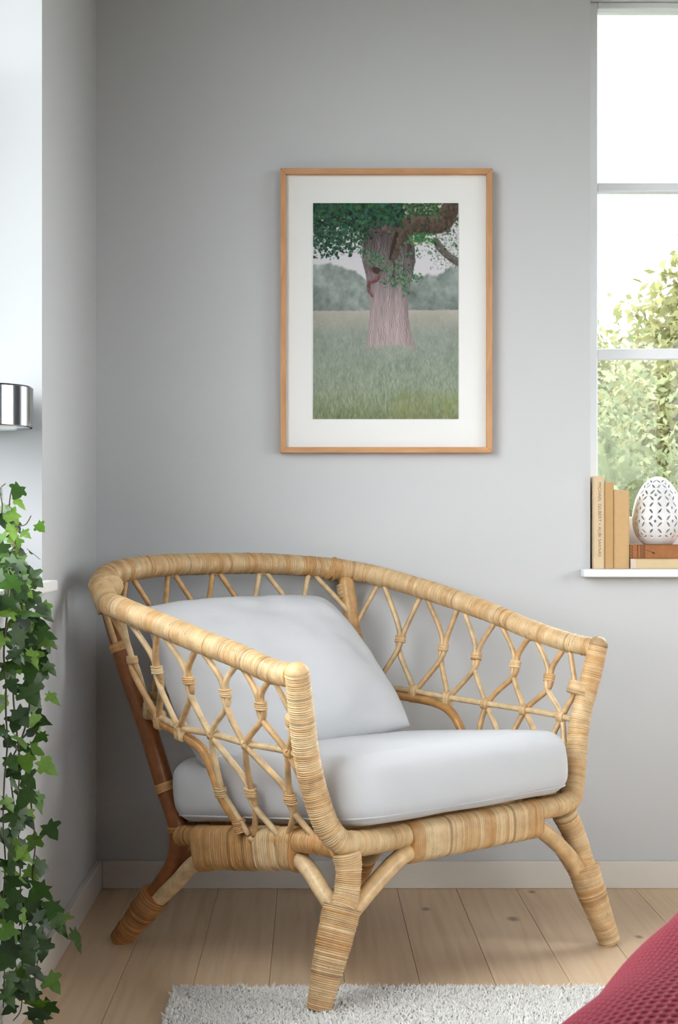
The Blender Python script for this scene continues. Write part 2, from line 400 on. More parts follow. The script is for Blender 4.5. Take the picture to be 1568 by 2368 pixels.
tree('garden_tree', 'rounded yellow green tree with its top low in the window by the left stile', (1.9, 14.4, .25), (1.5, 1.1, 2.75), 46000, .050, M['leaf_out'], .2)
tree('garden_tree', 'broad tree behind the others beyond the window, rising to the middle pane', (4.6, 17.6, .3), (2.3, 1.6, 3.4), 26000, .075, M['leaf_out'], .3)
hd = empty('hedge', (3.2, 8.6, GZ)); tag(hd, 'dense light green hedge filling the lowest window pane outside', 'hedge')
P = []
for k in range(7):
    cc = (.7+.8*k, 8.6+.25*math.sin(k*2.1), -.35+.1*math.sin(k*1.7)); P.append(crown_pts(cc, (.8, .7, 1.95), 20000, .62))
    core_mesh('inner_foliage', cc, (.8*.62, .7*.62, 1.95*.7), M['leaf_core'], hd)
v, f = leaves_cloud(np.vstack(P), .026)
obj('foliage', v-np.array([3.2, 8.6, GZ]), f, M['leaf_out2'], hd, False, kind='stuff')
for k in range(7): tube('stem', [(.7+.8*k-3.2, 0, 0), (.7+.8*k-3.15, .05, 2.4)], [.05, .03], M['bark'], hd)

def sky_blocker_hedge(label, c, ux, length, thick, top):
    nu, nv = 90, 44; V = []
    per = [(-thick/2, GZ), (-thick/2, top-.4), (-thick/2+.3, top), (thick/2-.3, top), (thick/2, top-.4), (thick/2, GZ)]
    per = np.array(per); sp = arclen(per); q = np.linspace(0, sp[-1], nv); pr = np.stack([np.interp(q, sp, per[:, i]) for i in range(2)], 1)
    for i in range(nu):
        t = (i/(nu-1)-.5)*length
        for (a, z) in pr:
            n_ = mnoise.noise(Vector((t*1.1, a*1.3, z*1.1)))*.35+mnoise.noise(Vector((t*4, a*4, z*4)))*.12
            V.append((t, a+n_*(1 if a > 0 else -1), z-GZ+(n_ if z > top-.3 else 0)))
    i = (np.arange(nu-1)[:, None]*nv+np.arange(nv-1)[None]).ravel()
    o = obj('sky_blocker_hedge', V, np.stack([i, i+1, i+nv+1, i+nv], 1), M['blocker_solid']); o.location = (c[0], c[1], GZ); o.rotation_euler = (0, 0, ux)
    tag(o, label, 'hedge')
M['blocker_solid'] = simple('sky_blocker_leaves', (.035, .05, .02, 1), .9, bump=1, scale=9, var=.4)
sky_blocker_hedge('unseen dark hedge added outside behind the camera to block low sky light', (1.4, -5.6), 0, 14, 1.2, BLOCKER_TOP)  # out of view, added to cut low sky light through the front window

# ------------------------------------------------------------------ armchair
CH_LOC = (0.0823787, 3.0280706, 0); CH_ROT = math.radians(43.22719)
CHM = Matrix.Translation(CH_LOC) @ Matrix.Rotation(CH_ROT, 4, 'Z')
chair = empty('armchair', CH_LOC, CH_ROT)
tag(chair, 'honey coloured wrapped rattan armchair with open diamond lattice sides', 'armchair')
PALE = np.array(L3(214, 187, 145)[:3]); HONEY = np.array(L3(196, 154, 102)[:3]); TAN = np.array(L3(180, 132, 76)[:3]); BROWN = np.array(L3(128, 76, 38)[:3])
def wrapped_geo(P, r, pitch=.0034, amp=.0017, up=None, hh=0, seg=18, tones=(PALE, HONEY), dome=(0, 0), tilt=.0012, per=14, jit=.3, dark=.04):
    D0 = catmull(P, per); s0 = arclen(D0); Ltot = s0[-1]
    ss = []; prof = []; wid = []; s = 0; k = 0
    while s < Ltot:
        w = pitch*random.uniform(1-jit, 1+jit)
        for fr, a in ((0, 0.), (.22, .8), (.5, 1.), (.78, .8)):
            if s+fr*w <= Ltot: ss.append(s+fr*w); prof.append(a); wid.append(k)
        s += w; k += 1
    ss = np.array(ss); prof = np.array(prof); wid = np.array(wid); nw = k+1
    def at(sv): return np.stack([np.interp(sv, s0, D0[:, i]) for i in range(3)], 1)
    T0, S0, U0 = frames(D0, up)
    def vat(A, sv):
        B = np.stack([np.interp(sv, s0, A[:, i]) for i in range(3)], 1); return B/(np.linalg.norm(B, axis=1)[:, None]+1e-9)
    C = at(ss); T = vat(T0, ss); S = vat(S0, ss); U = np.cross(S, T)
    rr = np.full(len(ss), r) if np.isscalar(r) else np.interp(ss/Ltot, np.linspace(0, 1, len(r)), r)
    hv = np.full(len(ss), hh) if np.isscalar(hh) else np.interp(ss/Ltot, np.linspace(0, 1, len(hh)), hh)
    lift = RNG.normal(0, .0003, nw); tl = RNG.normal(0, tilt, nw); ta = RNG.uniform(0, 2*PI, nw)
    rad = rr-amp*(1-prof)+lift[wid]*(prof > .1)
    a = np.linspace(0, 2*PI, seg, endpoint=False); ca, sa = np.cos(a), np.sin(a)
    V = C[:, None]+rad[:, None, None]*(ca[None, :, None]*S[:, None]+sa[None, :, None]*U[:, None])
    V = V+(hv[:, None]*np.clip(sa*2.5, -1, 1)[None])[:, :, None]*U[:, None]
    V = V+(tl[wid][:, None]*np.cos(a[None]+ta[wid][:, None]))[:, :, None]*T[:, None]
    # tone of each strand
    ph = random.uniform(0, 100); base = np.array([mnoise.noise(Vector((ph, q*.09, 0))) for q in range(nw)])
    t = np.clip(.45+.55*base+RNG.normal(0, .24, nw), 0, 1)
    cw = tones[0][None]*(1-t[:, None])+tones[1][None]*t[:, None]
    dk = RNG.random(nw) < dark; cw[dk] *= .62
    Cc = np.repeat(cw[wid][:, None], seg, 1)
    Vs = [V]; Cs = [Cc]
    for end, dm in enumerate(dome):
        i = -1 if end else 0; sg = 1 if end else -1
        rings = []
        if dm:
            for q in np.linspace(0, 1, 12)[1:]:
                rings.append((rr[i]*math.cos(q*PI/2*.98)*(1-.03*(int(q*22) % 2)), sg*dm*math.sin(q*PI/2)))
        else: rings.append((1e-5, 0))
        X = []
        for rq, off in rings:
            X.append(C[i]+T[i]*off+rq*(ca[:, None]*S[i]+sa[:, None]*U[i])+(hv[i]*np.clip(sa*2.5, -1, 1)*(rq/rr[i]))[:, None]*U[i])
        X = np.array(X); cc = np.repeat(Cc[i][None], len(X), 0)
        if end: Vs.append(X); Cs.append(cc)
        else: Vs.insert(0, X[::-1]); Cs.insert(0, cc)
    V = np.vstack(Vs); Cc = np.vstack(Cs)
    return V.reshape(-1, 3), ring_faces(len(V), seg), Cc.reshape(-1, 3)
def wrapped(name, P, r, parent=chair, **kw):
    v, f, c = wrapped_geo(P, r, **kw); return obj(name, v, f, M['rattan'], parent, True, c)
def lashing(p, axis, r, n=5, hh=0, side=None, pitch=.0034, tones=(PALE, HONEY), name='lashing', parent=chair):
    p = np.asarray(p, float); axis = np.asarray(axis, float); axis = axis/np.linalg.norm(axis); h = n*pitch/2
    return wrapped(name, [p-axis*h, p, p+axis*h], r, parent, pitch=pitch, amp=.0012, up=side, hh=hh, seg=14, tones=tones, tilt=.0007, per=6, jit=.12)
def cane(name, P, r, tone, seg=10, per=10):
    return tube(name, P, r, M['cane'], chair, seg, per, tone)

# nodes of the lattice (half width, depth, height, half the height difference between the two arms)
A = [(.379,-.193,.528,.0065), (.377,-.110,.547,.0065), (.385,-.016,.570,.008), (.388,.085,.594,.009), (.386,.187,.616,.010), (.357,.282,.635,.015)]
T_ = [(.362,-.232,.466,.002), (.371,-.157,.483,.0005), (.373,-.071,.501,.0034), (.371,.028,.513,.001), (.370,.117,.526,.0017), (.348,.217,.538,.003), (.311,.316,.558,.0099)]
M_ = [(.349,-.203,.412,.002), (.356,-.107,.417,.002), (.351,-.013,.423,.001), (.345,.082,.427,.0027), (.329,.161,.437,.001), (.292,.240,.446,.001)]
L_ = [(.328,-.228,.348,0), (.325,-.177,.329,0), (.325,-.080,.328,0), (.325,-.001,.320,0)]
B_ = [(.302,-.226,.262,0), (.302,-.137,.256,0), (.302,-.057,.250,0)]
def nd(q, s): return np.array([s*q[0], q[1], q[2]+s*q[3]])
tip = (.387, -.261, .545, .0036)
def sd(x, y, z, s): return np.array([s*x, y, z])

# top rail: one long bent cane wrapped with strips
def rail_side(s):
    P = [nd(tip, s)+np.array([0, .012, -.004])]
    P += [nd(q, s)+np.array([0, 0, .0195]) for q in A]
    P += [np.array([s*.340, .322, .672+s*.006]), np.array([s*.304, .354, .683+s*.003]), np.array([s*.238, .374, .692]), np.array([s*.12, .395, .699])]
    return P
rl = rail_side(-1); rr_ = rail_side(1)
bc = np.array([0, .402, .700])
seg1 = rl[:8]                     # near arm
wrapped('arm_rail', seg1, [.0195, .0205, .021, .021, .0215, .022], tones=(PALE, HONEY), tilt=.0015)
wrapped('back_rail', rl[7:]+[bc]+rr_[8:][::-1], [.0235, .0225, .022, .022, .022, .022], tones=(PALE*.82, TAN*.95), tilt=.0025, pitch=.0042)
wrapped('arm_rail', rr_[:9], [.0185, .0195, .020, .021, .021, .0215], tones=(PALE, HONEY), tilt=.0016)
# loose loops at the near rear corner and the far joint
for k in range(4):
    c = rl[7]+np.array([.002*k, -.006*k, -.001*k]); lashing(c, rl[7]-rl[6]+np.array([.004*(k-1), .002*k, .004*(k % 2)]), .0252+.0006*(k % 2), 1.6, pitch=.0036)
lashing(rr_[8]+np.array([-.016, .004, .0]), rr_[8]-rr_[9]+np.array([0, 0, .03]), .0232, 8, tones=(HONEY, TAN))
lashing(rr_[8]+np.array([-.026, .006, .0]), rr_[8]-rr_[9]+np.array([0, 0, -.03]), .0235, 4, tones=(HONEY, TAN))

# front frame: two posts and the front rail, one bent cane
zf = {-1: .263, 1: .2605}
tl_, tr_ = nd(tip, -1), nd(tip, 1)
FP = [tl_, np.array([-.3735, -.2545, .49]), np.array([-.353, -.247, .405]), np.array([-.334, -.249, .34]), np.array([-.317, -.256, .293]), np.array([-.297, -.265, .268]), np.array([-.262, -.268, .2605]), np.array([-.13, -.268, .2595]),
      np.array([.03, -.268, .2605]), np.array([.19, -.267, .262]), np.array([.266, -.266, .2625]), np.array([.302, -.262, .270]), np.array([.322, -.255, .300]), np.array([.337, -.248, .345]), np.array([.353, -.244, .409]), np.array([.374, -.254, .49]), tr_]
wrapped('front_frame', FP, [.0205, .0215, .0215, .021, .020, .019, .019, .0185, .0195, .020, .0195, .019], dome=(.019, .019), tones=(PALE, HONEY), pitch=.0035, tilt=.0006, jit=.18, dark=.02)

for s in (-1, 1):
    # rear post and rear leg
    post = [sd(.316, .347, .665+s*.004, s), sd(.300, .301, .516, s), sd(.282, .259, .406, s), sd(.263, .225, .288, s), sd(.256, .200, .225, s), sd(.256, .206, .163, s), sd(.268, .239, .109, s), sd(.277, .265, .076, s)]
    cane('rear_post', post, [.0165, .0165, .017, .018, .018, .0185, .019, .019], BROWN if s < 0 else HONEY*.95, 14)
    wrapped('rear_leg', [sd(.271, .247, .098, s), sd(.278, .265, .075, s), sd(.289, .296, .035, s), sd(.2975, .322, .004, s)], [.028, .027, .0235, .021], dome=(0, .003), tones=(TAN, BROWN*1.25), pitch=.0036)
    for z0, w0 in ((.545, .0185), (.30, .0195)):
        i = [q for q in np.linspace(0, 1, 60)]
        D = catmull(post, 12); p = D[np.argmin(abs(D[:, 2]-z0))]; lashing(p, (s*.04, .09, .24), w0+.001, 5, tones=(HONEY, TAN))
    # front leg with its flaring foot
    if s < 0:
        up_leg = [sd(.287, -.268, .250, s), sd(.283, -.270, .227, s), sd(.290, -.272, .182, s), sd(.304, -.274, .155, s)]
        low = [sd(.301, -.274, .166, s), sd(.310, -.274, .14, s), sd(.331, -.274, .079, s), sd(.352, -.273, .010, s)]
    else:
        up_leg = [sd(.283, -.262, .246, s), sd(.308, -.268, .199, s), sd(.314, -.280, .156, s), sd(.316, -.289, .125, s)]
        low = [sd(.311, -.284, .146, s), sd(.317, -.290, .118, s), sd(.335, -.302, .061, s), sd(.355, -.312, .004, s)]
    wrapped('front_leg', up_leg, [.0245, .0215, .0215, .023], tones=(PALE, HONEY), tilt=.0005, jit=.15)
    wrapped('leg_binding', low, [.0315, .030, .0255, .0205] if s < 0 else [.030, .0275, .0235, .0200], dome=(0, .003), tones=(PALE, TAN), tilt=.0006, jit=.18)
    j = up_leg[-1]
    # side seat rail with its brace, bound together
    top = [sd(.298, -.262, .259, s), sd(.295, -.175, .256, s), sd(.285, -.056, .242, s), sd(.270, .076, .224, s), sd(.257, .190, .212, s)]
    wrapped('seat_rail', top, .0195, tones=(HONEY, TAN), pitch=.0048, tilt=.001)
    br = [j+np.array([s*-.004, .014, 0]), sd(.303, -.23, .184, s), sd(.297, -.193, .211, s), sd(.292, -.161, .223, s), sd(.288, -.104, .216, s), sd(.283, -.043, .206, s), sd(.276, .03, .195, s), sd(.268, .11, .182, s), sd(.266, .15, .163, s), sd(.268, .19, .128, s), sd(.274, .235, .092, s), sd(.279, .256, .076, s)]
    cane('side_brace', br, .0145, (PALE*.9+HONEY*.1) if s < 0 else PALE*.92, 12)
    # double binding
    for (y0, y1) in ((-.166, -.128), (-.122, -.062), (-.054, .126)):
        tt = np.linspace(0, 1, 4); T2 = catmull(top, 12); B2 = catmull(br, 12)
        pts = []
        hv = []
        for y in y0+(y1-y0)*tt:
            a = np.array([np.interp(y, T2[:, 1], T2[:, i]) for i in range(3)]); sel = B2[B2[:, 1].argsort()]; b = np.array([np.interp(y, sel[:, 1], sel[:, i]) for i in range(3)])
            pts.append((a*1.0+b)/2+np.array([0, 0, .001])); hv.append(max(.008, (a[2]-b[2])/2))
        wrapped('rail_binding', pts, .0215, up=(0, 0, 1), hh=hv, seg=26, tones=(PALE*.97, TAN) if y0 < -.06 else (HONEY, TAN), pitch=.0058, tilt=.0016, amp=.0013)
    # middle rod
    mid = [np.array([s*.352, -.245, .404+s*.002])]+[nd(q, s)+np.array([0, 0, 0]) for q in M_]+[sd(.272, .292, .452, s)]
    cane('middle_rod', mid, .0058, PALE*.9, 10)
    thick = [sd(.270, .286, .437, s), sd(.290, .238, .433, s), sd(.326, .160, .424, s), sd(.338, .105, .416, s), sd(.336, .070, .405, s), sd(.328, .041, .386, s), sd(.325, .014, .344, s), sd(.323, -.001, .313, s), sd(.312, -.022, .278, s), sd(.302, -.034, .257, s)]
    cane('curved_brace', thick, [.0085, .0088, .009, .009, .009], TAN*.9+HONEY*.1, 12)
    # lattice rods
    off = .0058
    def lnode(q, sgn): return nd(q, s)+np.array([0, sgn*off, 0])
    rods = []
    for k in range(1, 7):   # k indexes A (1..6)
        # towards the front: a_k -> t_{k-1} -> m_{k-1} -> l_{k-2} -> b_{k-2}
        R_ = [nd(A[k-1], s)+np.array([0, -.008, .004]), lnode(T_[k-1], .7), ]
        if k >= 2:
            R_.append(nd(M_[k-2], s)+np.array([s*.004, .002, 0]))
            if k == 2: R_.append(nd(L_[0], s)+np.array([0, 0, -.01]))
            elif k in (3, 4): R_ += [lnode(L_[k-2], .7), nd(B_[k-3], s)+np.array([0, .008, 0])]
        rods.append(R_)
        # towards the back: a_k -> t_k -> m_{k+1} -> l_{k+1} -> b
        R_ = [nd(A[k-1], s)+np.array([0, .008, .004]), lnode(T_[k], -.7)]
        if k < 6:
            R_.append(nd(M_[k], s)+np.array([s*.004, -.002, 0]))
            if k+1 <= 3:
                R_.append(lnode(L_[k+1], -.7))
                if k == 1: R_.append(nd(B_[2], s)+np.array([0, -.006, 0]))
        rods.append(R_)
    # short extra rods near the posts
    rods.append([nd(T_[0], s), nd(M_[0], s)+np.array([s*.004, .0, 0]), lnode(L_[1], -.7), nd(B_[0+1], s)+np.array([0, -.008, 0])])
    rods.append([lnode(L_[3], -.9), nd(B_[2], s)+np.array([0, .008, 0])])
    rods.append([nd(L_[0], s)+np.array([-s*.004, 0, -.02]), nd(B_[0], s)+np.array([0, -.006, 0])])
    for R_ in rods:
        # vertical tangents where two rods are tied: insert guides just above and below
        Q = []
        for i, p in enumerate(R_):
            tie = any(np.linalg.norm(p-nd(q, s)) < .009 for q in T_+L_)
            if tie and 0 < i < len(R_)-1:
                dn = (R_[i+1]-R_[i-1]); dn[1] *= .05; dn /= np.linalg.norm(dn)
                Q += [p-dn*.017, p+dn*.017]
            else: Q.append(p)
        c = PALE*.93+(HONEY*.9-PALE*.93)*random.random()
        cane('lattice_rod', Q, .0054*random.uniform(.94, 1.06), c, 8, 9)
    dn = np.array([s*.06, 0, .3])
    for k, q in enumerate(T_):
        if 0 < k < 6: lashing(nd(q, s), dn, .0078, 4, .0052, (0, 1, .01), pitch=.0036)
    lashing(nd(T_[0], s)+np.array([s*-.002, -.006, 0]), (s*.1, -.03, .3), .0235, 7)
    for q in L_[1:]: lashing(nd(q, s), dn, .0080, 5, .0052, (0, 1, .01), pitch=.0036)
    for k, q in enumerate(M_):
        p = nd(q, s); ax = np.array([-s*.02, .3, .02])
        lashing(p+np.array([0, 0, -.001 if k < 3 else -.006]), ax, .0092 if k < 3 else .0105, 4.5, .0015 if k < 3 else .008, (0, 0, 1), pitch=.0034)
        lashing(p+np.array([s*.002, 0, 0]), ax+np.array([0, 0, .22]), .0108, 1.4, pitch=.0032)
        lashing(p+np.array([s*.002, 0, 0]), ax-np.array([0, 0, .22]), .0108, 1.4, pitch=.0032)
    for k, q in enumerate(A):
        p = nd(q, s)
        lashing(p+np.array([0, 0, .0017]), (-s*.02, .3, .04), .0042, 5.5, pitch=.0033)
    for q in B_: lashing(nd(q, s)+np.array([0, 0, -.006]), (0, .3, -.02), .0052, 5, pitch=.0032)
    lashing(sd(.306, -.030, .264, s), (s*.06, .05, .28), .0125, 7, tones=(HONEY, TAN))
    lashing(sd(.256, .200, .222, s), (s*.0, .03, .3), .0215, 3, tones=(TAN, BROWN))

# front brace
fb = [np.array([-.292, -.278, .150]), np.array([-.269, -.280, .168]), np.array([-.230, -.280, .195]), np.array([-.182, -.278, .222]), np.array([-.148, -.275, .2315]), np.array([.024, -.272, .2325]), np.array([.185, -.272, .232]), np.array([.223, -.275, .211]), np.array([.273, -.281, .170]), np.array([.300, -.287, .136])]
cane('front_brace', fb, .0145, HONEY*.5+PALE*.5, 12)
wrapped('rail_binding', [np.array([-.150, -.270, .2465]), np.array([-.05, -.270, .2468]), np.array([.06, -.270, .247]), np.array([.192, -.2695, .2475])], .0212, up=(0, 0, 1), hh=.0135, seg=26, tones=(PALE*.95, TAN), pitch=.0052, tilt=.001, amp=.0011)
# rear rail, rear brace, slats under the cushion
wrapped('rear_seat_rail', [np.array([-.255, .203, .214]), np.array([0, .206, .216]), np.array([.255, .203, .214])], .0185, tones=(HONEY, TAN), pitch=.005)
cane('rear_brace', [np.array([-.274, .252, .095]), np.array([-.2, .222, .165]), np.array([-.12, .208, .182]), np.array([.12, .208, .182]), np.array([.2, .222, .165]), np.array([.274, .252, .095])], .0145, TAN, 12)
for k in range(8):
    y = -.20+.05*k; z = .258-(y+.2)*.105; xx = .286-(y+.2)*.07
    cane('seat_slat', [np.array([-xx, y, z]), np.array([0, y, z-.006]), np.array([xx, y, z])], .0075, HONEY, 8)
# back lattice
CB = [np.array([s*q, y, z]) for q, y, z, s in ((.238, .372, .672, -1), (.12, .393, .679, -1), (0, .400, .680, 1), (.12, .393, .679, 1), (.238, .372, .672, 1))]
TB = [np.array([x, y, .575]) for x, y in ((-.18, .345), (-.06, .362), (.06, .362), (.18, .345))]
MBk = [np.array([x, y, .455]) for x, y in ((-.238, .302), (-.12, .318), (0, .322), (.12, .318), (.238, .302))]
tie_l, tie_r = nd(T_[6], -1), nd(T_[6], 1)
TBx = [tie_l]+TB+[tie_r]
for k in range(5):
    for dj in (0, 1):
        t = TBx[k+dj]; dx = .006*(1 if dj == 0 else -1)
        mk = k+(-1 if dj == 0 else 1)
        Q = [CB[k]+np.array([-.008 if dj == 0 else .008, 0, .004]), t+np.array([dx, 0, .014]), t+np.array([dx*.6, -.004, -.014])]
        if 0 <= mk < 5: Q.append(MBk[mk])
        cane('lattice_rod', Q, .0054, HONEY*.9 if k < 3 else PALE*.9, 8, 9)
    lashing(CB[k]+np.array([0, 0, .0005]), (1, 0, 0), .0042, 5.5)
    lashing(MBk[k], (1, 0, 0), .0095, 5)
for t in TB: lashing(t, (0, .1, .3), .0078, 4, .0052, (1, 0, .01), pitch=.0036)
cane('middle_rod', [np.array([-.275, .286, .452]), MBk[0], MBk[1], MBk[2], MBk[3], MBk[4], np.array([.275, .286, .452])], .0058, HONEY, 10)
for s in (1, -1): lashing(sd(.314, .344, .634+s*.004, s), (s*.04, .1, .3), .0195, 9, tones=(PALE*.9, TAN))

# ------------------------------------------------------------------ cushions
def rounded_box(hx, hy, hz, rp, re, n=44, crown=0, front_bow=0):
    """closed cushion: rounded in plan (rp) and over the edges (re)"""
    m = 120; V = []; rings = []
    a = np.linspace(0, 2*PI, m, endpoint=False)
    def outline(inset):
        pts = []
        r = max(rp-inset, .004)
        # sample a rounded rectangle by arc length
        per = []
        cx, cy = hx-inset-r, hy-inset-r
        for (sx, sy, a0) in ((1, 1, 0), (-1, 1, PI/2), (-1, -1, PI), (1, -1, 3*PI/2)):
            for t in np.linspace(0, PI/2, 9): per.append((sx*cx+r*math.cos(a0+t), sy*cy+r*math.sin(a0+t)))
        per = np.array(per+[per[0]]); s = arclen(per); q = np.linspace(0, s[-1], m, endpoint=False)
        return np.stack([np.interp(q, s, per[:, 0]), np.interp(q, s, per[:, 1])], 1)
    prof = []
    prof += [(re+(min(hx, hy)-re)*(1-t), -hz) for t in np.linspace(.02, 1, 10)]
    prof += [(re*(1-math.sin(t)), -hz+re*(1-math.cos(t))) for t in np.linspace(.15, PI/2, 8)]
    prof += [(0, z) for z in np.linspace(-hz+re, hz-re, 8)[1:-1]]
    prof += [(re*(1-math.cos(t)), hz-re+re*math.sin(t)) for t in np.linspace(0, PI/2, 9)]
    prof += [(re+(min(hx, hy)-re)*t, hz) for t in np.linspace(0, .98, 22)[1:]]
    for ins, z in prof:
        ins = min(ins, min(hx, hy)*.985)
        o = outline(ins); bulge = .008*(1-(z/hz)**2)
        k = 1-np.clip(ins/min(hx, hy), 0, 1)
        zz = np.full(m, z)
        if z > 0: zz = zz+crown*np.clip(1-(o[:, 0]/hx)**4, 0, 1)*np.clip(1-(o[:, 1]/hy)**4, 0, 1)
        nn = o/np.linalg.norm(o, axis=1)[:, None]
        o = o+nn*bulge*(ins < re*1.01)
        o[:, 1] -= front_bow*np.clip(1-(o[:, 0]/hx)**2, 0, 1)*np.clip(-o[:, 1]/hy, 0, 1)
        V.append(np.column_stack([o, zz]))
    V = np.array(V); nr = len(V); v = V.reshape(-1, 3)
    f = ring_faces(nr, m)
    c0 = len(v); v = np.vstack([v, V[0].mean(0), V[-1].mean(0)])
    F = [tuple(q) for q in f]
    F += [(c0, (k+1) % m, k) for k in range(m)]+[(c0+1, (nr-1)*m+k, (nr-1)*m+(k+1) % m) for k in range(m)]
    return v, F, V
v, f, V = rounded_box(.283, .252, .056, .065, .031, crown=.014, front_bow=.012)
for i, p in enumerate(v):
    q = Vector(p)
    v[i] += np.array([0, 0, 1])*.0022*mnoise.noise(q*9)+np.array([.5, .5, 0])*.002*mnoise.noise(q*14+Vector((3, 1, 7)))
SEATM = CHM @ Matrix.Translation((-.004, -.044, .3195)) @ Matrix.Rotation(-.108, 4, 'X')
seat = obj('seat_cushion', v, f, M['linen']); seat.matrix_world = SEATM
tag(seat, 'thick white cotton seat cushion lying in the rattan armchair', 'cushion')
# piping seams at the upper and lower edges
for z, ins in ((-.044, .0055),):
    i = np.argmin([abs(r[0][2]-z)+(0 if True else 0) for r in V]) if z < 0 else np.argmin([abs(r[5][2]-z) for r in V])
    R_ = V[i]; cen = R_.mean(0); R2 = R_+(R_-cen)/np.linalg.norm(R_-cen, axis=1)[:, None]*.001
    vv, ff = tube_geo(np.vstack([R2, R2[:1]]), .0018, 6, 1, smooth=False)
    obj('piping', vv, ff, M['linen'], seat)

def pillow_mesh(TL, TR, BL, BR, thick, n=56):
    TL, TR, BL, BR = map(np.array, (TL, TR, BL, BR))
    nrm = np.cross(TR-TL, BL-TL); nrm /= np.linalg.norm(nrm)          # points to the front
    if nrm[1] > 0: nrm = -nrm
    V = []
    for side in (1, -1):
        for j in range(n+1):
            for i in range(n+1):
                u = i/n; w = j/n; U = 2*u-1; W = 2*w-1
                # convex long edges, eared corners
                u2 = .5+(u-.5)*(1+.05*(1-W*W)-.03*W**6); w2 = .5+(w-.5)*(1+.02*(1-U*U)-.02*U**6)
                p = TL*(1-u2)*(1-w2)+TR*u2*(1-w2)+BL*(1-u2)*w2+BR*u2*w2
                t = max(0, (1-abs(U)**2.6)*(1-abs(W)**2.6))**.55
                q = Vector((u*3.1, w*3.1, side*4.0))
                wr = .010*mnoise.noise(q*1.2)+.006*mnoise.noise(q*2.7)
                crease = .006*math.exp(-((u-.12-.10*w)/.05)**2)*min(1, max(0, (w-.4)*4))*(1-abs(U))**.2+.005*math.exp(-((w-.16-.25*(u-.5))/.05)**2)*math.exp(-((u-.6)/.2)**2)
                V.append(p+side*nrm*(thick*t*(1.0 if side > 0 else .7)+(wr-crease)*min(1, t*1.6)*side))
    m = (n+1)**2; F = []
    for sd_ in (0, 1):
        for j in range(n):
            for i in range(n):
                a = sd_*m+j*(n+1)+i; q = (a, a+n+1, a+n+2, a+1); F.append(q if sd_ == 0 else q[::-1])
    def edge(seq):
        for a, b in zip(seq[:-1], seq[1:]): F.append((a, b, b+m, a+m))
    edge([i for i in range(n+1)]); edge([n*(n+1)+i for i in range(n, -1, -1)]); edge([j*(n+1)+n for j in range(n+1)]); edge([j*(n+1) for j in range(n, -1, -1)])
    return np.array(V), F
v, f = pillow_mesh((-.266, .292, .628), (.196, .286, .634), (-.300, .083, .347), (.214, .052, .384), .062)
pil = obj('back_cushion', v, f, M['linen']); pil.matrix_world = CHM
tag(pil, 'square white cotton cushion leaning against the back of the rattan armchair', 'cushion')
mm = pil.modifiers.new('weld', 'WELD'); mm.merge_threshold = .0004

# ------------------------------------------------------------------ framed picture on the back wall
def px(x): return (x-718)/3800*YB
PFY = YB-.026
k = PFY/3800
def fx(x): return (x-718)*k
def fz(y): return .76-(y-1235)*k
pic = empty('picture_frame', (fx(893.5), YB, fz(718)))
tag(pic, 'oak framed photograph of an old tree in a meadow, hung on the grey wall', 'picture')
def wood_material():
    m, nt, p = mat('frame_oak')
    tc = N(nt, 'ShaderNodeTexCoord'); mp = N(nt, 'ShaderNodeMapping'); mp.inputs['Scale'].default_value = (60, 60, 9)
    no = N(nt, 'ShaderNodeTexNoise'); no.inputs['Scale'].default_value = 1.3; no.inputs['Detail'].default_value = 6; no.inputs['Distortion'].default_value = .6
    nt.links.new(tc.outputs['Object'], mp.inputs[0]); nt.links.new(mp.outputs[0], no.inputs['Vector'])
    rp = N(nt, 'ShaderNodeValToRGB'); rp.color_ramp.elements[0].position = .3; rp.color_ramp.elements[0].color = L3(176, 128, 84); rp.color_ramp.elements[1].position = .7; rp.color_ramp.elements[1].color = L3(200, 150, 104)
    nt.links.new(no.outputs['Fac'], rp.inputs[0]); nt.links.new(rp.outputs[0], p.inputs['Base Color']); p.inputs['Roughness'].default_value = .5
    return m
M['frame_oak'] = wood_material()
X0, X1, Z0, Z1 = fx(648), fx(1139), fz(1047), fz(389); fw = 13.3*k
def rel(o, root): o.parent = root; o.matrix_parent_inverse = Matrix.Translation(-root.location); return o
def prism(name, poly, y0, y1, m, root):
    n = len(poly); v = [(a, y0, b) for a, b in poly]+[(a, y1, b) for a, b in poly]
    f = [tuple(range(n)), tuple(range(2*n-1, n-1, -1))]+[(i, i+n, (i+1) % n+n, (i+1) % n) for i in range(n)]
    o = obj(name, v, f, m, None, False); b = o.modifiers.new('bevel', 'BEVEL'); b.width = .0008; b.segments = 2
    return rel(o, root)
g = .0001
prism('moulding', [(X0, Z0+g), (X0+fw, Z0+fw+g), (X0+fw, Z1-fw-g), (X0, Z1-g)], PFY, YB-.003, M['frame_oak'], pic)
prism('moulding', [(X1, Z1-g), (X1-fw, Z1-fw-g), (X1-fw, Z0+fw+g), (X1, Z0+g)], PFY, YB-.003, M['frame_oak'], pic)
m2 = M['frame_oak'].copy(); m2.node_tree.nodes['Mapping'].inputs['Scale'].default_value = (9, 60, 60)
prism('moulding', [(X0+g, Z1), (X0+fw+g, Z1-fw), (X1-fw-g, Z1-fw), (X1-g, Z1)], PFY, YB-.003, m2, pic)
prism('moulding', [(X1-g, Z0), (X1-fw-g, Z0+fw), (X0+fw+g, Z0+fw), (X0+g, Z0)], PFY, YB-.003, m2, pic)
M['mat'] = simple('mat_board', (.74, .745, .735, 1), .9, bump=.03, scale=400)
MY = YB-.012
a = MB().box(X0+fw*.8, X1-fw*.8, MY, YB-.004, Z0+fw*.8, Z1-fw*.8).build('mat_board', M['mat']); rel(a, pic)

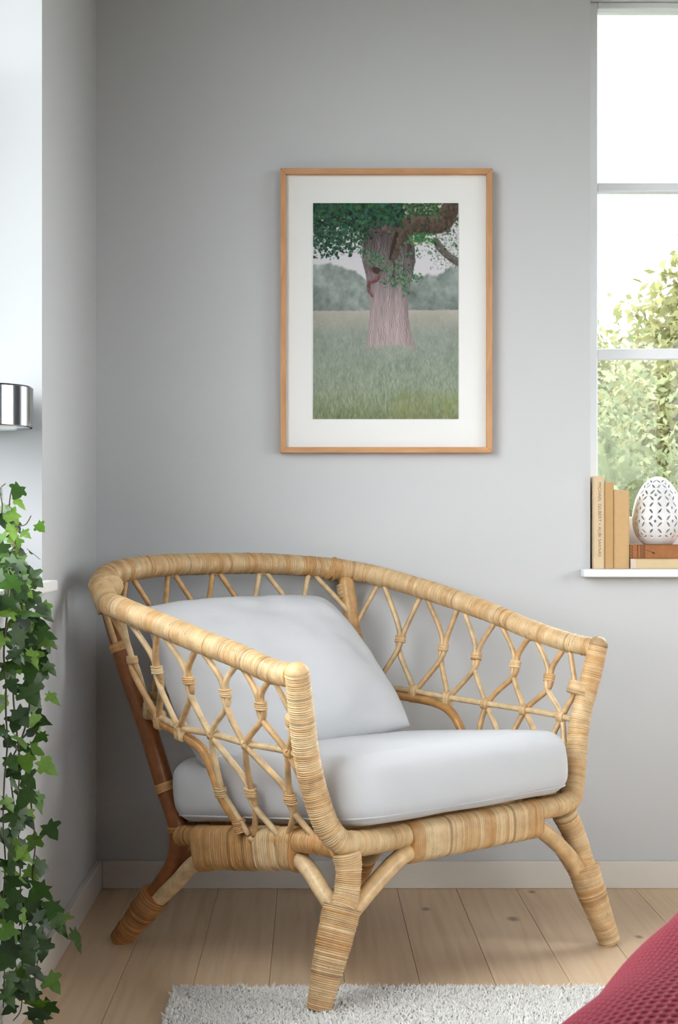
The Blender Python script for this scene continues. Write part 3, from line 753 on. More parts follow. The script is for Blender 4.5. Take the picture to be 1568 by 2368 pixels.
def paint_tree(W, Hh):
    rs = np.random.default_rng(11)
    yy, xx = np.mgrid[0:Hh, 0:W]; u = (xx+.5)/W; v = (yy+.5)/Hh
    def vn(sx, sy, seed, oct=4):
        r = np.random.default_rng(seed); out = np.zeros((Hh, W)); amp = 1; tot = 0
        for o in range(oct):
            gx, gy = max(2, int(sx*2**o)), max(2, int(sy*2**o)); G = r.random((gy+2, gx+2))
            X = u*gx; Y = v*gy; i = X.astype(int); j = Y.astype(int); fx_ = X-i; fy_ = Y-j; fx_ = fx_*fx_*(3-2*fx_); fy_ = fy_*fy_*(3-2*fy_)
            out += amp*((G[j, i]*(1-fx_)+G[j, i+1]*fx_)*(1-fy_)+(G[j+1, i]*(1-fx_)+G[j+1, i+1]*fx_)*fy_); tot += amp; amp *= .55
        return out/tot
    def mix(a, b, t): return a+(np.asarray(b, float)-a)*t[..., None]
    img = np.zeros((Hh, W, 3))+np.array([207, 205, 210.])
    # far trees in haze
    n1 = vn(9, 12, 1); n2 = vn(30, 40, 2)
    top = np.interp(u, [0, .12, .22, .34, .42, .62, .7, .78, .86, .93, 1], [.285, .27, .30, .335, .35, .36, .345, .325, .335, .30, .285])+.03*(vn(14, 3, 3)-.5)+.02*(n2-.5)
    t = np.clip((v-top)/.012, 0, 1); tree_c = np.array([128, 138, 134.])[None, None]+(n1[..., None]-.5)*70+(n2[..., None]-.5)*46
    tree_c = tree_c-np.clip((v-.36)/.12, 0, 1)[..., None]*16+6
    img = img*(1-t[..., None])+tree_c*t[..., None]
    # meadow
    hz = .497-.006*u+.006*(vn(40, 2, 5)-.5)
    t = np.clip((v-hz)/.006, 0, 1); vv = np.clip((v-.49)/.51, 0, 1)
    stops = np.array([0, .08, .22, .45, .7, .88, 1]); cols = np.array([[180, 173, 165], [164, 162, 152], [140, 147, 138], [134, 145, 132], [134, 144, 126], [126, 136, 108], [112, 122, 90]], float)
    mead = np.stack([np.interp(vv, stops, cols[:, i]) for i in range(3)], -1)
    mead += (vn(40, 30, 6)[..., None]-.5)*34*np.clip(vv*2+.2, 0, 1)[..., None]+(vn(6, 8, 7)[..., None]-.5)*26
    img = img*(1-t[..., None])+mead*t[..., None]
    # trunk
    ys = np.array([-.02, .06, .12, .2, .27, .33, .42, .5, .6, .65, .69]); le = np.array([.26, .31, .35, .34, .335, .36, .386, .39, .378, .366, .355]); re = np.array([.62, .60, .62, .70, .705, .69, .660, .655, .672, .70, .75])
    lx = np.interp(v, ys, le)+.012*(vn(3, 30, 8)-.5); rx = np.interp(v, ys, re)+.012*(vn(3, 30, 9)-.5)
    inside = np.clip((u-lx)*W/1.2, 0, 1)*np.clip((rx-u)*W/1.2, 0, 1)*np.clip((.668+.03*(vn(22, 4, 33)-.5)+.015*np.abs(u-.53)/.17-v)*Hh/8, 0, 1)
    q = (u-lx)/(rx-lx); wob = vn(8, 10, 10)
    bark = np.sin((q*26+wob*6)*2*np.pi*.9)*.5+vn(70, 16, 12)*1.5-.75
    lightv = np.interp(v, [0, .15, .25, .35, .45, .6, .7], [58, 80, 104, 124, 150, 164, 166])
    tc = lightv[..., None]*np.array([1.03, .93, .94])+bark[..., None]*30-np.clip((q-.75)/.25, 0, 1)[..., None]*22-np.clip((.14-q)/.14, 0, 1)[..., None]*8
    img = img*(1-inside[..., None])+tc*inside[..., None]
    def stroke(pts, wid, col, var=14, soft=1.2):
        D = catmull(np.array(pts, float), 14); ww = np.interp(np.linspace(0, 1, len(D)), np.linspace(0, 1, len(wid)), wid)
        best = np.full((Hh, W), 9.); sgn = np.zeros((Hh, W))
        for (cx, cy), w_ in zip(D, ww):
            d = np.hypot((u-cx), (v-cy)*Hh/W)/w_; b = d < best; best[b] = d[b]; sgn[b] = ((v-cy)*Hh/W/w_)[b]
        m_ = np.clip((1-best)*min(ww)*W/soft+.5, 0, 1)
        c = np.array(col, float)+(vn(60, 60, 21)[..., None]-.5)*var*3-(np.clip(sgn, -1, 1)*16)[..., None]
        img[:] = img*(1-m_[..., None])+c*m_[..., None]
    def blob(cx, cy, rx_, ry_, ang, col, al=1.0):
        R = max(rx_, ry_)*1.3+2; x0, x1 = int(max(0, cx-R)), int(min(W, cx+R+1)); y0, y1 = int(max(0, cy-R)), int(min(Hh, cy+R+1))
        if x0 >= x1 or y0 >= y1: return
        X = xx[y0:y1, x0:x1]-cx; Y = yy[y0:y1, x0:x1]-cy; c_, s_ = math.cos(ang), math.sin(ang)
        d = np.sqrt(((X*c_+Y*s_)/rx_)**2+((-X*s_+Y*c_)/ry_)**2); m_ = (np.clip((1.15-d)*min(rx_, ry_), 0, 1)*al)[..., None]
        img[y0:y1, x0:x1] = img[y0:y1, x0:x1]*(1-m_)+np.array(col, float)*m_
    def leaf_field(n, ufn, dens, cols, size, al=.92):
        for _ in range(n):
            a, b = ufn(); 
            if rs.random() > dens(a, b): continue
            c = cols[rs.integers(len(cols))]; c = np.array(c)+rs.normal(0, 7, 3)
            s_ = size*rs.uniform(.55, 1.35); blob(a*W, b*Hh, s_, s_*rs.uniform(.4, .75), rs.uniform(0, PI), c, al)
    dark = [(24, 48, 38), (34, 62, 48), (18, 40, 32), (42, 76, 56), (50, 90, 64)]; midc = [(62, 104, 74), (52, 92, 66), (40, 74, 54), (84, 126, 92), (100, 136, 104)]
    # foliage behind the limb
    leaf_field(1500, lambda: (rs.uniform(.5, 1.02), rs.uniform(0, .15)), lambda a, b: np.clip((.17-b)/.09, 0, 1)*(1 if a < .84 else .45), [(40, 66, 46), (58, 86, 58), (34, 56, 42), (74, 104, 70), (96, 120, 92)], 3.0)
    leaf_field(700, lambda: (rs.uniform(.80, 1.02), rs.uniform(.10, .31)), lambda a, b: .6, [(128, 138, 130), (104, 122, 108), (84, 108, 88), (150, 156, 150)], 1.9)
    # back branches with leaves, hollow and the great limb
    stroke([(.845, .175), (.87, .205), (.93, .245), (1.01, .28)], [.022, .026, .024, .028], (98, 86, 84))
    stroke([(.43, .30), (.40, .285), (.36, .27)], [.03, .03, .02], (112, 98, 98))
    stroke([(.41, .305), (.45, .325), (.44, .35), (.39, .37), (.385, .40), (.41, .43)], [.02, .022, .018, .016, .014, .01], (112, 82, 82), 22)
    blob(.435*W, .31*Hh, .03*W, .014*Hh, .6, (58, 42, 40), .9)
    stroke([(.47, .12), (.50, .10), (.56, .06)], [.05, .05, .045], (96, 78, 80), 26)
    stroke([(.56, .25), (.575, .19), (.62, .13), (.70, .10), (.80, .098), (.885, .09), (.93, .05), (.965, -.03)], [.02, .045, .062, .068, .066, .07, .062, .056], (84, 70, 60), 20)
    stroke([(.53, .26), (.55, .20), (.575, .14)], [.008, .014, .012], (54, 42, 40), 10)
    stroke([(.545, .25), (.56, .29), (.555, .33), (.57, .39)], [.010, .008, .008, .004], (84, 66, 64), 20)
    stroke([(.665, .16), (.66, .20), (.65, .25)], [.02, .014, .006], (70, 54, 50), 20)
    # leaves: dense dark canopy, thinning to a lacy edge
    low = lambda a: np.interp(a, [0, .1, .2, .3, .4, .5, .6, .66, .72, .8, .9, 1], [.275, .27, .26, .255, .17, .12, .10, .19, .24, .26, .29, .30])
    leaf_field(2600, lambda: (rs.uniform(-.02, 1.02), rs.uniform(0, .3)), lambda a, b: np.clip((low(a)-b)/.10, 0, 1)**1.1*(1 if a < .5 else .07), dark, 3.6)
    leaf_field(2400, lambda: (rs.uniform(-.02, .42), rs.uniform(0, .29)), lambda a, b: np.clip((low(a)-b)/.12, 0, 1)*.9, dark+midc[:2], 3.0)
    leaf_field(1300, lambda: (rs.uniform(.0, .61), rs.uniform(0, .11)), lambda a, b: np.clip((.125-b)/.07, 0, 1), dark+midc[:3], 4.6)
    leaf_field(900, lambda: (rs.uniform(.6, 1.0), rs.uniform(.09, .32)), lambda a, b: .55*np.clip((low(a)+.02-b)/.08, 0, 1)*(b > .16), [(96, 122, 100), (70, 104, 74), (84, 118, 88), (60, 92, 64), (120, 138, 124)], 2.1)
    leaf_field(330, lambda: (rs.uniform(.64, .86), rs.uniform(0, .06)), lambda a, b: .8, [(58, 84, 50), (44, 70, 46), (84, 110, 70)], 3.0)
    leaf_field(120, lambda: (rs.normal(.73, .05), rs.normal(.165, .016)), lambda a, b: 1, [(66, 112, 66), (88, 130, 84), (50, 92, 58)], 3.4)
    # sprays hanging in front of the trunk
    for (cx, cy, sx, sy, n) in ((.39, .235, .035, .014, 46), (.45, .25, .03, .02, 30), (.50, .29, .05, .02, 50), (.58, .32, .05, .028, 90), (.63, .345, .05, .018, 70), (.53, .37, .04, .014, 44), (.62, .385, .02, .016, 36), (.66, .24, .05, .02, 46), (.40, .27, .03, .012, 30), (.71, .345, .03, .008, 20), (.63, .41, .012, .012, 14)):
        leaf_field(n, lambda: (rs.normal(cx, sx), rs.normal(cy, sy)), lambda a, b: 1, midc+[(46, 100, 70), (66, 122, 88)], 2.6)
    # white sky glints through the canopy
    leaf_field(420, lambda: (rs.uniform(0, .36), rs.uniform(.06, .27)), lambda a, b: .7, [(176, 180, 182), (200, 200, 206)], 1.15, .8)
    # grass blades over the meadow and trunk foot
    for i in range(9000):
        b = .50+.5*rs.random()**.8; a = rs.random(); sc = .25+1.5*(b-.5)*2
        hh_ = rs.uniform(2.5, 8)*sc; ang = rs.normal(PI/2, .32)
        base = np.array([np.interp((b-.49)/.51, stops, cols[:, i_]) for i_ in range(3)])+rs.normal(0, 13, 1)+rs.normal(0, 4, 3)
        if .37 < a < .72 and b < .655: continue
        blob(a*W, b*Hh, hh_, .55+.25*sc, ang, base+rs.choice([0, 14, -22, 26]), .6)
    for i in range(420):   # grass heads in front of the trunk foot
        a = rs.normal(.54, .13); b = .66+abs(rs.normal(0, .03)); blob(a*W, b*Hh, rs.uniform(3, 8), .8, rs.normal(PI/2, .4), np.array([150, 154, 146])+rs.normal(0, 12, 1), .6)
    for i in range(160):
        blob(rs.uniform(.55, 1)*W, rs.uniform(.88, 1)*Hh, rs.uniform(6, 16), rs.uniform(2, 5), rs.normal(PI/2, .5), np.array([124, 130, 78])+rs.normal(0, 8, 3), .14)
    return np.clip(img, 0, 255)
PWN, PHN = 300, 446
img = paint_tree(PWN, PHN)
colr = lin(img)*.90
px0, px1, pz0, pz1 = fx(724), fx(1061), fz(968), fz(467)
PY = MY-.0022
gx, gz = np.meshgrid(np.linspace(px0, px1, PWN), np.linspace(pz1, pz0, PHN))
pv = np.stack([gx.ravel(), np.full(gx.size, PY), gz.ravel()], 1)
ii = (np.arange(PHN-1)[:, None]*PWN+np.arange(PWN-1)[None]).ravel()
pf = np.stack([ii, ii+PWN, ii+PWN+1, ii+1], 1)
mp_, nt, p = mat('photo_print'); at = N(nt, 'ShaderNodeAttribute', attribute_name='Col'); nt.links.new(at.outputs['Color'], p.inputs['Base Color']); p.inputs['Roughness'].default_value = .6; p.inputs['Specular IOR Level'].default_value = .2
o = obj('photo_print', pv, pf, mp_, None, False, colr.reshape(-1, 3)); rel(o, pic)
o['label'] = 'photograph of a thick old tree trunk in a grassy meadow'
b = MB().box(px0, px1, PY+.0001, MY, pz0, pz1).build('print_backing', M['mat']); rel(b, pic)

# ------------------------------------------------------------------ books and egg on the back sill
SZ = .6857
def book(name, label, x0, x1, z0, z1, y0, y1, cov, page, lying=False, lean=0):
    r = empty(name, ((x0+x1)/2, (y0+y1)/2, z0)); tag(r, label, 'book', 'books on the window sill')
    t = .0016; m = MB()
    if not lying:
        m.box(x0, x0+t, y0, y1, z0, z1); m.box(x1-t, x1, y0, y1, z0, z1); m.box(x0+t, x1-t, y0, y0+t*1.5, z0, z1)
        c = m.build('cover', cov, None, bevel=.0012)
        p = MB().box(x0+t, x1-t, y0+t*1.5, y1-.003, z0+.002, z1-.002).build('pages', page)
    else:
        m.box(x0, x1, y0, y1, z0, z0+t); m.box(x0, x1, y0, y1, z1-t, z1); m.box(x0, x1, y0, y0+t*1.5, z0+t, z1-t)
        c = m.build('cover', cov, None, bevel=.0012)
        p = MB().box(x0+.002, x1-.002, y0+t*1.5, y1-.003, z0+t, z1-t).build('pages', page)
    rel(c, r); rel(p, r); return r
cream = simple('cream_cover', L3(206, 184, 150), .8, bump=.2, scale=60, var=.09)
tan1 = simple('tan_cover', L3(184, 148, 100), .75, bump=.1, scale=80, var=.06); tan2 = simple('light_tan_cover', L3(192, 158, 112), .75, bump=.1, scale=80, var=.06)
leather = simple('worn_leather', L3(150, 94, 48), .6, bump=.5, scale=70, var=.3); ivory = simple('ivory_cover', L3(204, 182, 144), .85, bump=.2, scale=50, var=.1)
b1 = book('paperback_book', 'cream book with a lettered spine, leftmost upright on the sill', .6065, .6295, SZ, .8842, 3.520, 3.645, cream, M['paper'])
book('hardcover_book', 'narrow plain tan book upright between two others on the sill', .6300, .6503, SZ, .8713, 3.523, 3.645, tan1, M['paper'])
book('hardcover_book', 'widest and shortest plain tan book upright on the sill', .6508, .6835, SZ, .8537, 3.521, 3.640, tan2, M['paper'])
book('flat_book', 'ivory book lying flat at the bottom of the pile on the sill', .6845, .872, SZ, .7070, 3.515, 3.650, ivory, M['paper'], True)
b5 = book('flat_book', 'worn brown leather book lying flat under the white egg', .6845, .866, .7072, .7375, 3.518, 3.648, leather, M['paper'], True)
# cracks on the worn leather spine
ink = simple('brown_ink', L3(70, 45, 30), .8, bump=.02)
cr = MB(); vs = []; fs = []
for xk in (.6885, .7005, .7075, .712, .7155):
    pts = [(xk+.0012*math.sin(z*900+xk*4000), 3.5176, z) for z in np.linspace(.7085, .7362, 9)]
    vv, ff = tube_geo(pts, .00055, 5, 3); fs.append(ff+sum(len(q) for q in vs)); vs.append(vv)
vv, ff = tube_geo([(.718, 3.5176, .7265), (.725, 3.5175, .724), (.733, 3.5176, .7205)], .0004, 5, 5); fs.append(ff+sum(len(q) for q in vs)); vs.append(vv)
vv, ff = tube_geo([(.731, 3.5176, .7215), (.7345, 3.5172, .7195), (.738, 3.5176, .7185)], [.0004, .0018, .0003], 6, 5); fs.append(ff+sum(len(q) for q in vs)); vs.append(vv)
rel(obj('spine_cracks', np.vstack(vs), np.vstack(fs), ink), b5).parent = b5.children[0]; bpy.data.objects['spine_cracks'].matrix_parent_inverse = Matrix.Identity(4)
rel(MB().box(.6847, .6965, 3.5146, 3.516, SZ+.0005, .7066).build('spine_label', simple('grey_label', L3(205, 190, 176), .8, var=.06, scale=90)), [q for q in bpy.data.objects if q.name.startswith('flat_book') and abs(q.location.z-SZ) < .001][0])
# lettering down the spine
cu = bpy.data.curves.new('spine_text', 'FONT'); cu.body = 'MICHAEL GILBERT \u2022 ALIBI SAKNAS'; cu.size = .0092; cu.align_x = 'LEFT'; cu.align_y = 'CENTER'; cu.extrude = .0001; cu.space_character = 1.06; cu.offset = -.00008
to = bpy.data.objects.new('spine_text', cu); COL.objects.link(to)
dg = bpy.context.evaluated_depsgraph_get(); me = bpy.data.meshes.new_from_object(to.evaluated_get(dg)); bpy.data.objects.remove(to)
vx_ = np.array([v.co[:] for v in me.vertices]); wtext = vx_[:, 0].max()-vx_[:, 0].min()
lt = bpy.data.objects.new('spine_lettering', me); COL.objects.link(lt); me.materials.append(ink)
sl = .1585/wtext
lt.matrix_world = Matrix.Translation((.6193, 3.5198, .8712)) @ Matrix(((0, 1, 0, 0), (0, 0, -1, 0), (-1, 0, 0, 0), (0, 0, 0, 1))) @ Matrix.Diagonal((sl, 1.0, 1, 1))
lt.parent = b1.children[0]

# pierced egg
def egg_mesh(hgt=.1475, rmax=.0553, nu=264, nv=176):
    ts = np.linspace(0, 1, nv+1)
    def prof(t):   # t 0 bottom .. 1 top
        z = t*hgt; q = (t-.36)/(.64 if t > .36 else .43)
        return rmax*math.sqrt(max(0, 1-min(1, abs(q))**2.0))*(1-.06*max(0, q)), z
    R_ = np.array([prof(t) for t in ts]); R_[-1, 0] = 1e-5
    a = np.linspace(0, 2*PI, nu, endpoint=False)
    n_c = 9; hole = np.zeros((nv, nu), bool); s = arclen(R_)
    tm = (ts[:-1]+ts[1:])/2
    for j in range(nv):
        r = np.interp(tm[j], ts, R_[:, 0])
        if tm[j] < .1 or tm[j] > .97: continue
        y = (s[j]+s[j+1])/2/s[-1]*6.2           # rows
        for i in range(nu):
            X = (a[i]+PI/nu)/(2*PI)*n_c+.18; cx, cy = X % 1, y % 1
            w = r/rmax
            ok = False
            for (px_, py_, sg) in ((.25, .25, 1), (.75, .25, -1), (.25, .75, -1), (.75, .75, 1)):
                dx = (cx-px_)*w; dy = (cy-py_)*.62; A_ = (dx+sg*dy)*.7071; B_ = (dx-sg*dy)*.7071
                if (A_/.155)**2+abs(B_/.05)**1.3 < 1: ok = True
            for (px_, py_) in ((.5, .0), (.5, 1.0)):
                if ((cx-px_)*w)**2+((cy-py_)*.62)**2 < .068**2 and (int(y+.5) % 2 == 0 or int(X) % 2): ok = True
            hole[j, i] = ok
    V = np.stack([R_[:, None, 0]*np.cos(a)[None], R_[:, None, 0]*np.sin(a)[None], np.repeat(R_[:, None, 1], nu, 1)], -1).reshape(-1, 3)
    J, I = np.nonzero(~hole); b = J*nu; F = np.stack([b+I, b+(I+1) % nu, b+nu+(I+1) % nu, b+nu+I], 1)
    return V, F
v, f = egg_mesh()
egg = obj('ceramic_egg', v, f, simple('white_ceramic', (.68, .68, .68, 1), .3, bump=.02), None); egg.location = (.7555, 3.575, .7376)
tag(egg, 'white ceramic egg pierced with petal shaped holes, standing on the flat books', 'ornament')
sm = egg.modifiers.new('wall', 'SOLIDIFY'); sm.thickness = .0028; sm.offset = -1

# ------------------------------------------------------------------ table lamp and ivy on the left sill
lamp = empty('table_lamp', (-.546, 2.72, .6807)); tag(lamp, 'chrome table lamp with drum shade standing in the left window recess', 'lamp')
def lp(mb, n, m, smooth=True, par=None):
    o = mb.build(n, m, None, smooth)
    if par: o.parent = par
    else: rel(o, lamp)
    if smooth:
        e = o.modifiers.new('edge', 'EDGE_SPLIT'); e.split_angle = math.radians(40)
    return o
LZ = .6807; zb, zt = .936, 1.004; rs_ = .086
lp(MB().lathe([(.001, 0), (.05, 0), (.05, .006), (.046, .010), (.012, .014), (.001, .014)], (-.546, 2.72, LZ), 48, False), 'base', M['chrome'])
lp(MB().lathe([(.005, .013), (.005, zb+.03-LZ)], (-.546, 2.72, LZ), 20), 'stem', M['chrome'])
shade = lp(MB().lathe([(rs_-.0015, zb), (rs_, zb+.0015), (rs_, zt-.003), (rs_-.003, zt), (rs_-.004, zt-.002), (rs_-.004, zb)], (-.546, 2.72, 0), 96, False), 'shade', M['chrome'])
lp(MB().lathe([(.006, zb+.003), (rs_-.004, zb+.003), (rs_-.004, zb+.006), (.006, zb+.006)], (-.546, 2.72, 0), 64, False), 'diffuser', M['opal'], par=shade)
lp(MB().lathe([(.006, zt-.004), (rs_-.004, zt-.004), (rs_-.004, zt-.002), (.006, zt-.002)], (-.546, 2.72, 0), 64, False), 'top_disc', M['opal'], par=shade)

ivy = empty('potted_ivy', (-.513, 2.56, .6807)); tag(ivy, 'green ivy in a small pot on the left sill, trailing down to the floor', 'plant')
pot = MB().lathe([(.001, 0), (.036, 0), (.046, .046), (.049, .047), (.049, .054), (.045, .054), (.040, .044), (.001, .044)], (-.513, 2.56, .6807), 40, False).build('pot', simple('slate_blue_metal', L3(78, 92, 112), .35, .6, bump=.03), None, True); rel(pot, ivy)
soil = MB().lathe([(.001, .0445), (.039, .0445)], (-.513, 2.56, .6807), 30, False).build('soil', simple('soil', (.05, .035, .025, 1), .95, bump=.6, scale=200), None); rel(soil, ivy)
VINES = {
'up1': [(-0.497, 2.56, 0.723), (-0.478, 2.55, 0.75), (-0.459, 2.53, 0.767), (-0.462, 2.52, 0.793), (-0.457, 2.5, 0.816), (-0.453, 2.5, 0.837)],
'up2': [(-0.489, 2.55, 0.723), (-0.481, 2.53, 0.763), (-0.469, 2.5, 0.803), (-0.472, 2.5, 0.829), (-0.464, 2.5, 0.837)],
'up3': [(-0.480, 2.55, 0.723), (-0.455, 2.53, 0.742), (-0.456, 2.52, 0.769), (-0.433, 2.5, 0.775), (-0.425, 2.5, 0.788)],
'up4': [(-0.480, 2.54, 0.73), (-0.451, 2.5, 0.745), (-0.439, 2.5, 0.728), (-0.432, 2.5, 0.73)],
'a': [(-0.490, 2.54, 0.724), (-0.448, 2.4, 0.708), (-0.428, 2.34, 0.683), (-0.430, 2.32, 0.629), (-0.433, 2.32, 0.592), (-0.430, 2.32, 0.549), (-0.43, 2.32, 0.507), (-0.428, 2.32, 0.464), (-0.432, 2.32, 0.415), (-0.432, 2.31, 0.356), (-0.429, 2.31, 0.295), (-0.433, 2.31, 0.234), (-0.43, 2.31, 0.173), (-0.432, 2.31, 0.094)],
'b': [(-0.486, 2.54, 0.724), (-0.438, 2.42, 0.707), (-0.422, 2.38, 0.682), (-0.415, 2.37, 0.638), (-0.412, 2.37, 0.595), (-0.409, 2.38, 0.556), (-0.406, 2.38, 0.536), (-0.409, 2.38, 0.498), (-0.417, 2.37, 0.464), (-0.430, 2.36, 0.43), (-0.424, 2.36, 0.358), (-0.42, 2.37, 0.312), (-0.418, 2.37, 0.242), (-0.416, 2.37, 0.196), (-0.414, 2.36, 0.104), (-0.417, 2.36, 0.074), (-0.427, 2.36, 0.061)],
'c': [(-0.482, 2.55, 0.723), (-0.434, 2.43, 0.704), (-0.428, 2.4, 0.66), (-0.418, 2.41, 0.641), (-0.404, 2.42, 0.613), (-0.39, 2.43, 0.598), (-0.376, 2.44, 0.589)],
'd': [(-0.480, 2.56, 0.723), (-0.431, 2.45, 0.702), (-0.419, 2.43, 0.654), (-0.409, 2.43, 0.591), (-0.403, 2.43, 0.539), (-0.4, 2.43, 0.495), (-0.408, 2.43, 0.45), (-0.416, 2.43, 0.411), (-0.413, 2.43, 0.36), (-0.407, 2.43, 0.303), (-0.411, 2.43, 0.252), (-0.403, 2.44, 0.217), (-0.398, 2.45, 0.189), (-0.402, 2.44, 0.14), (-0.406, 2.42, 0.101), (-0.397, 2.42, 0.069), (-0.386, 2.41, 0.045)],
'e': [(-0.484, 2.54, 0.724), (-0.437, 2.38, 0.704), (-0.427, 2.36, 0.658), (-0.425, 2.35, 0.615), (-0.421, 2.35, 0.571), (-0.425, 2.35, 0.534), (-0.421, 2.35, 0.485), (-0.416, 2.35, 0.435), (-0.419, 2.35, 0.38), (-0.425, 2.34, 0.332), (-0.43, 2.34, 0.258), (-0.424, 2.34, 0.197), (-0.418, 2.34, 0.135), (-0.407, 2.35, 0.089)],
'f': [(-0.403, 2.44, 0.217), (-0.389, 2.47, 0.191), (-0.377, 2.5, 0.171), (-0.372, 2.5, 0.151)],
}
def ivy_leaf_material(name, c0, c1, trans):
    m, nt, p = mat(name)
    oi = N(nt, 'ShaderNodeObjectInfo'); rp = N(nt, 'ShaderNodeValToRGB'); rp.color_ramp.elements[0].color = c0; rp.color_ramp.elements[1].color = c1
    nt.links.new(oi.outputs['Random'], rp.inputs[0])
    tc = N(nt, 'ShaderNodeTexCoord'); no = N(nt, 'ShaderNodeTexNoise'); no.inputs['Scale'].default_value = 5; no.inputs['Detail'].default_value = 4; nt.links.new(tc.outputs['Object'], no.inputs['Vector'])
    mr = N(nt, 'ShaderNodeMapRange'); mr.inputs[3].default_value = .75; mr.inputs[4].default_value = 1.25; nt.links.new(no.outputs['Fac'], mr.inputs[0])
    sc = N(nt, 'ShaderNodeVectorMath', operation='SCALE'); nt.links.new(rp.outputs[0], sc.inputs[0]); nt.links.new(mr.outputs[0], sc.inputs['Scale'])
    nt.links.new(sc.outputs[0], p.inputs['Base Color']); p.inputs['Roughness'].default_value = .42
    tl = N(nt, 'ShaderNodeBsdfTranslucent'); nt.links.new(sc.outputs[0], tl.inputs[0]); mx = N(nt, 'ShaderNodeMixShader'); mx.inputs[0].default_value = trans
    nt.links.new(p.outputs[0], mx.inputs[1]); nt.links.new(tl.outputs[0], mx.inputs[2]); nt.links.new(mx.outputs[0], nt.nodes['Material Output'].inputs[0])
    return m
M['ivy_dark'] = ivy_leaf_material('ivy_dark_leaf', L3(26, 50, 20), L3(58, 92, 32), .25)
M['ivy_bright'] = ivy_leaf_material('ivy_bright_leaf', L3(78, 120, 36), L3(126, 162, 70), .4)
M['ivy_stem'] = simple('ivy_stem', L3(78, 66, 50), .8, bump=.2)
def ivy_leaf(variant):
    """unit leaf: stalk at the origin, tip at +x, five lobes, folded along the midrib"""
    tipn = [1.0, 1.0, 1.15][variant]; side = [.62, .5, .55][variant]; low = [.34, .30, .22][variant]
    half = [(0, 0), (-.10, .16), (-.16, low), (.06, low*.92), (.16, side*.95), (.34, side*.98), (.40, .30), (.62, .27), (.82, .13), (tipn, 0)]
    V = [(t, 0, .02*math.sin(t*3)) for t in np.linspace(0, tipn, 6)]; F = []
    for sg in (1, -1):
        n0 = len(V)
        for (x_, y_) in half[1:-1]: V.append((x_, sg*y_, .16*y_-.22*y_*y_*2-.10*max(0, x_-.5)))
        loop = [0]+list(range(n0, n0+8))+[5]; spine = [0, 1, 2, 3, 4, 5]
        mapx = [0, 0, 0, 1, 1, 2, 2, 3, 4, 5]
        for q in range(9):
            a, b = loop[q], loop[q+1]; sa, sb = mapx[q], mapx[q+1]
            poly = [a, b]+([sb] if sb != b else [])+([sa] if sa not in (a, sb) else [])
            poly = list(dict.fromkeys(poly))
            if len(poly) >= 3: F.append(tuple(poly) if sg < 0 else tuple(poly[::-1]))
    return V, F
LEAF = {}
for mk in ('ivy_dark', 'ivy_bright'):
    for vr in range(3):
        v, f = ivy_leaf(vr); LEAF[mk, vr] = mesh_data('leaf', v, f, M[mk], True)
rl_ = random.Random(21)
def place_leaf(p, size, bright, stem, droop=.7, face=None):
    me = LEAF['ivy_bright' if bright else 'ivy_dark', rl_.randrange(3)]
    o = from_data('leaf', me, stem)
    nrm = Vector(face) if face else Vector((.45+rl_.gauss(0, .35), -.75+rl_.gauss(0, .35), .45+rl_.gauss(0, .3)))
    nrm.normalize()
    d = Vector((rl_.uniform(-.9, .9), rl_.uniform(-.5, .3), -droop+rl_.uniform(-.4, .5))); d -= nrm*d.dot(nrm); d.normalize()
    yv = nrm.cross(d)
    R_ = Matrix((d, yv, nrm)).transposed().to_4x4()
    pp = Vector(p)
    # keep the blade off the wall and the floor
    tipp = pp+d*size
    if tipp.x < XL+.02 and not (pp.z > .69): pp.x += XL+.02-tipp.x
    if min(pp.z, tipp.z) < .012: pp.z += .012-min(pp.z, tipp.z)
    o.matrix_basis = Matrix.Translation(pp) @ R_ @ Matrix.Diagonal((size, size*rl_.uniform(.85, 1.15), size, 1))
    return o
sv, sf = [], []
for kname, P in VINES.items():
    v, f = tube_geo(P, [.0016, .0013, .0008], 6, 8)
    st = obj('stem', v, f, M['ivy_stem']); rel(st, ivy)
    D = catmull(P, 12); s = arclen(D); L_tot = s[-1]
    step = {'up1': .020, 'up2': .022, 'up3': .022, 'up4': .03, 'c': .030, 'f': .02}.get(kname, .0225)
    q = .012 if kname.startswith('up') else .006
    sg = 1
    while q < L_tot:
        c = np.array([np.interp(q, s, D[:, i]) for i in range(3)])
        z = c[2]
        dense = .56 < z < .72 and not kname.startswith('up')
        for rep in range(2 if dense and kname != 'c' else 1):
            offv = np.array([rl_.uniform(.0, .016)+(.006 if sg > 0 else -.012), rl_.uniform(-.016, .01), rl_.uniform(-.006, .008)])
            if c[0]+offv[0] < XL+.014 and z < .66: offv[0] = XL+.014-c[0]
            size = rl_.uniform(.022, .036) if z > .25 else rl_.uniform(.024, .040)
            if kname == 'c' and q > .10: size *= .62
            if kname.startswith('up'): size *= .8
            outer = kname in ('c', 'd') or kname.startswith('up')
            bright = rl_.random() < (.55 if outer else .22) if z > .2 else rl_.random() < .12  # fewer bright leaves away from the outer vines and near the floor
            place_leaf(c+offv, size, bright, st)
        sg = -sg; q += step*rl_.uniform(.8, 1.25)

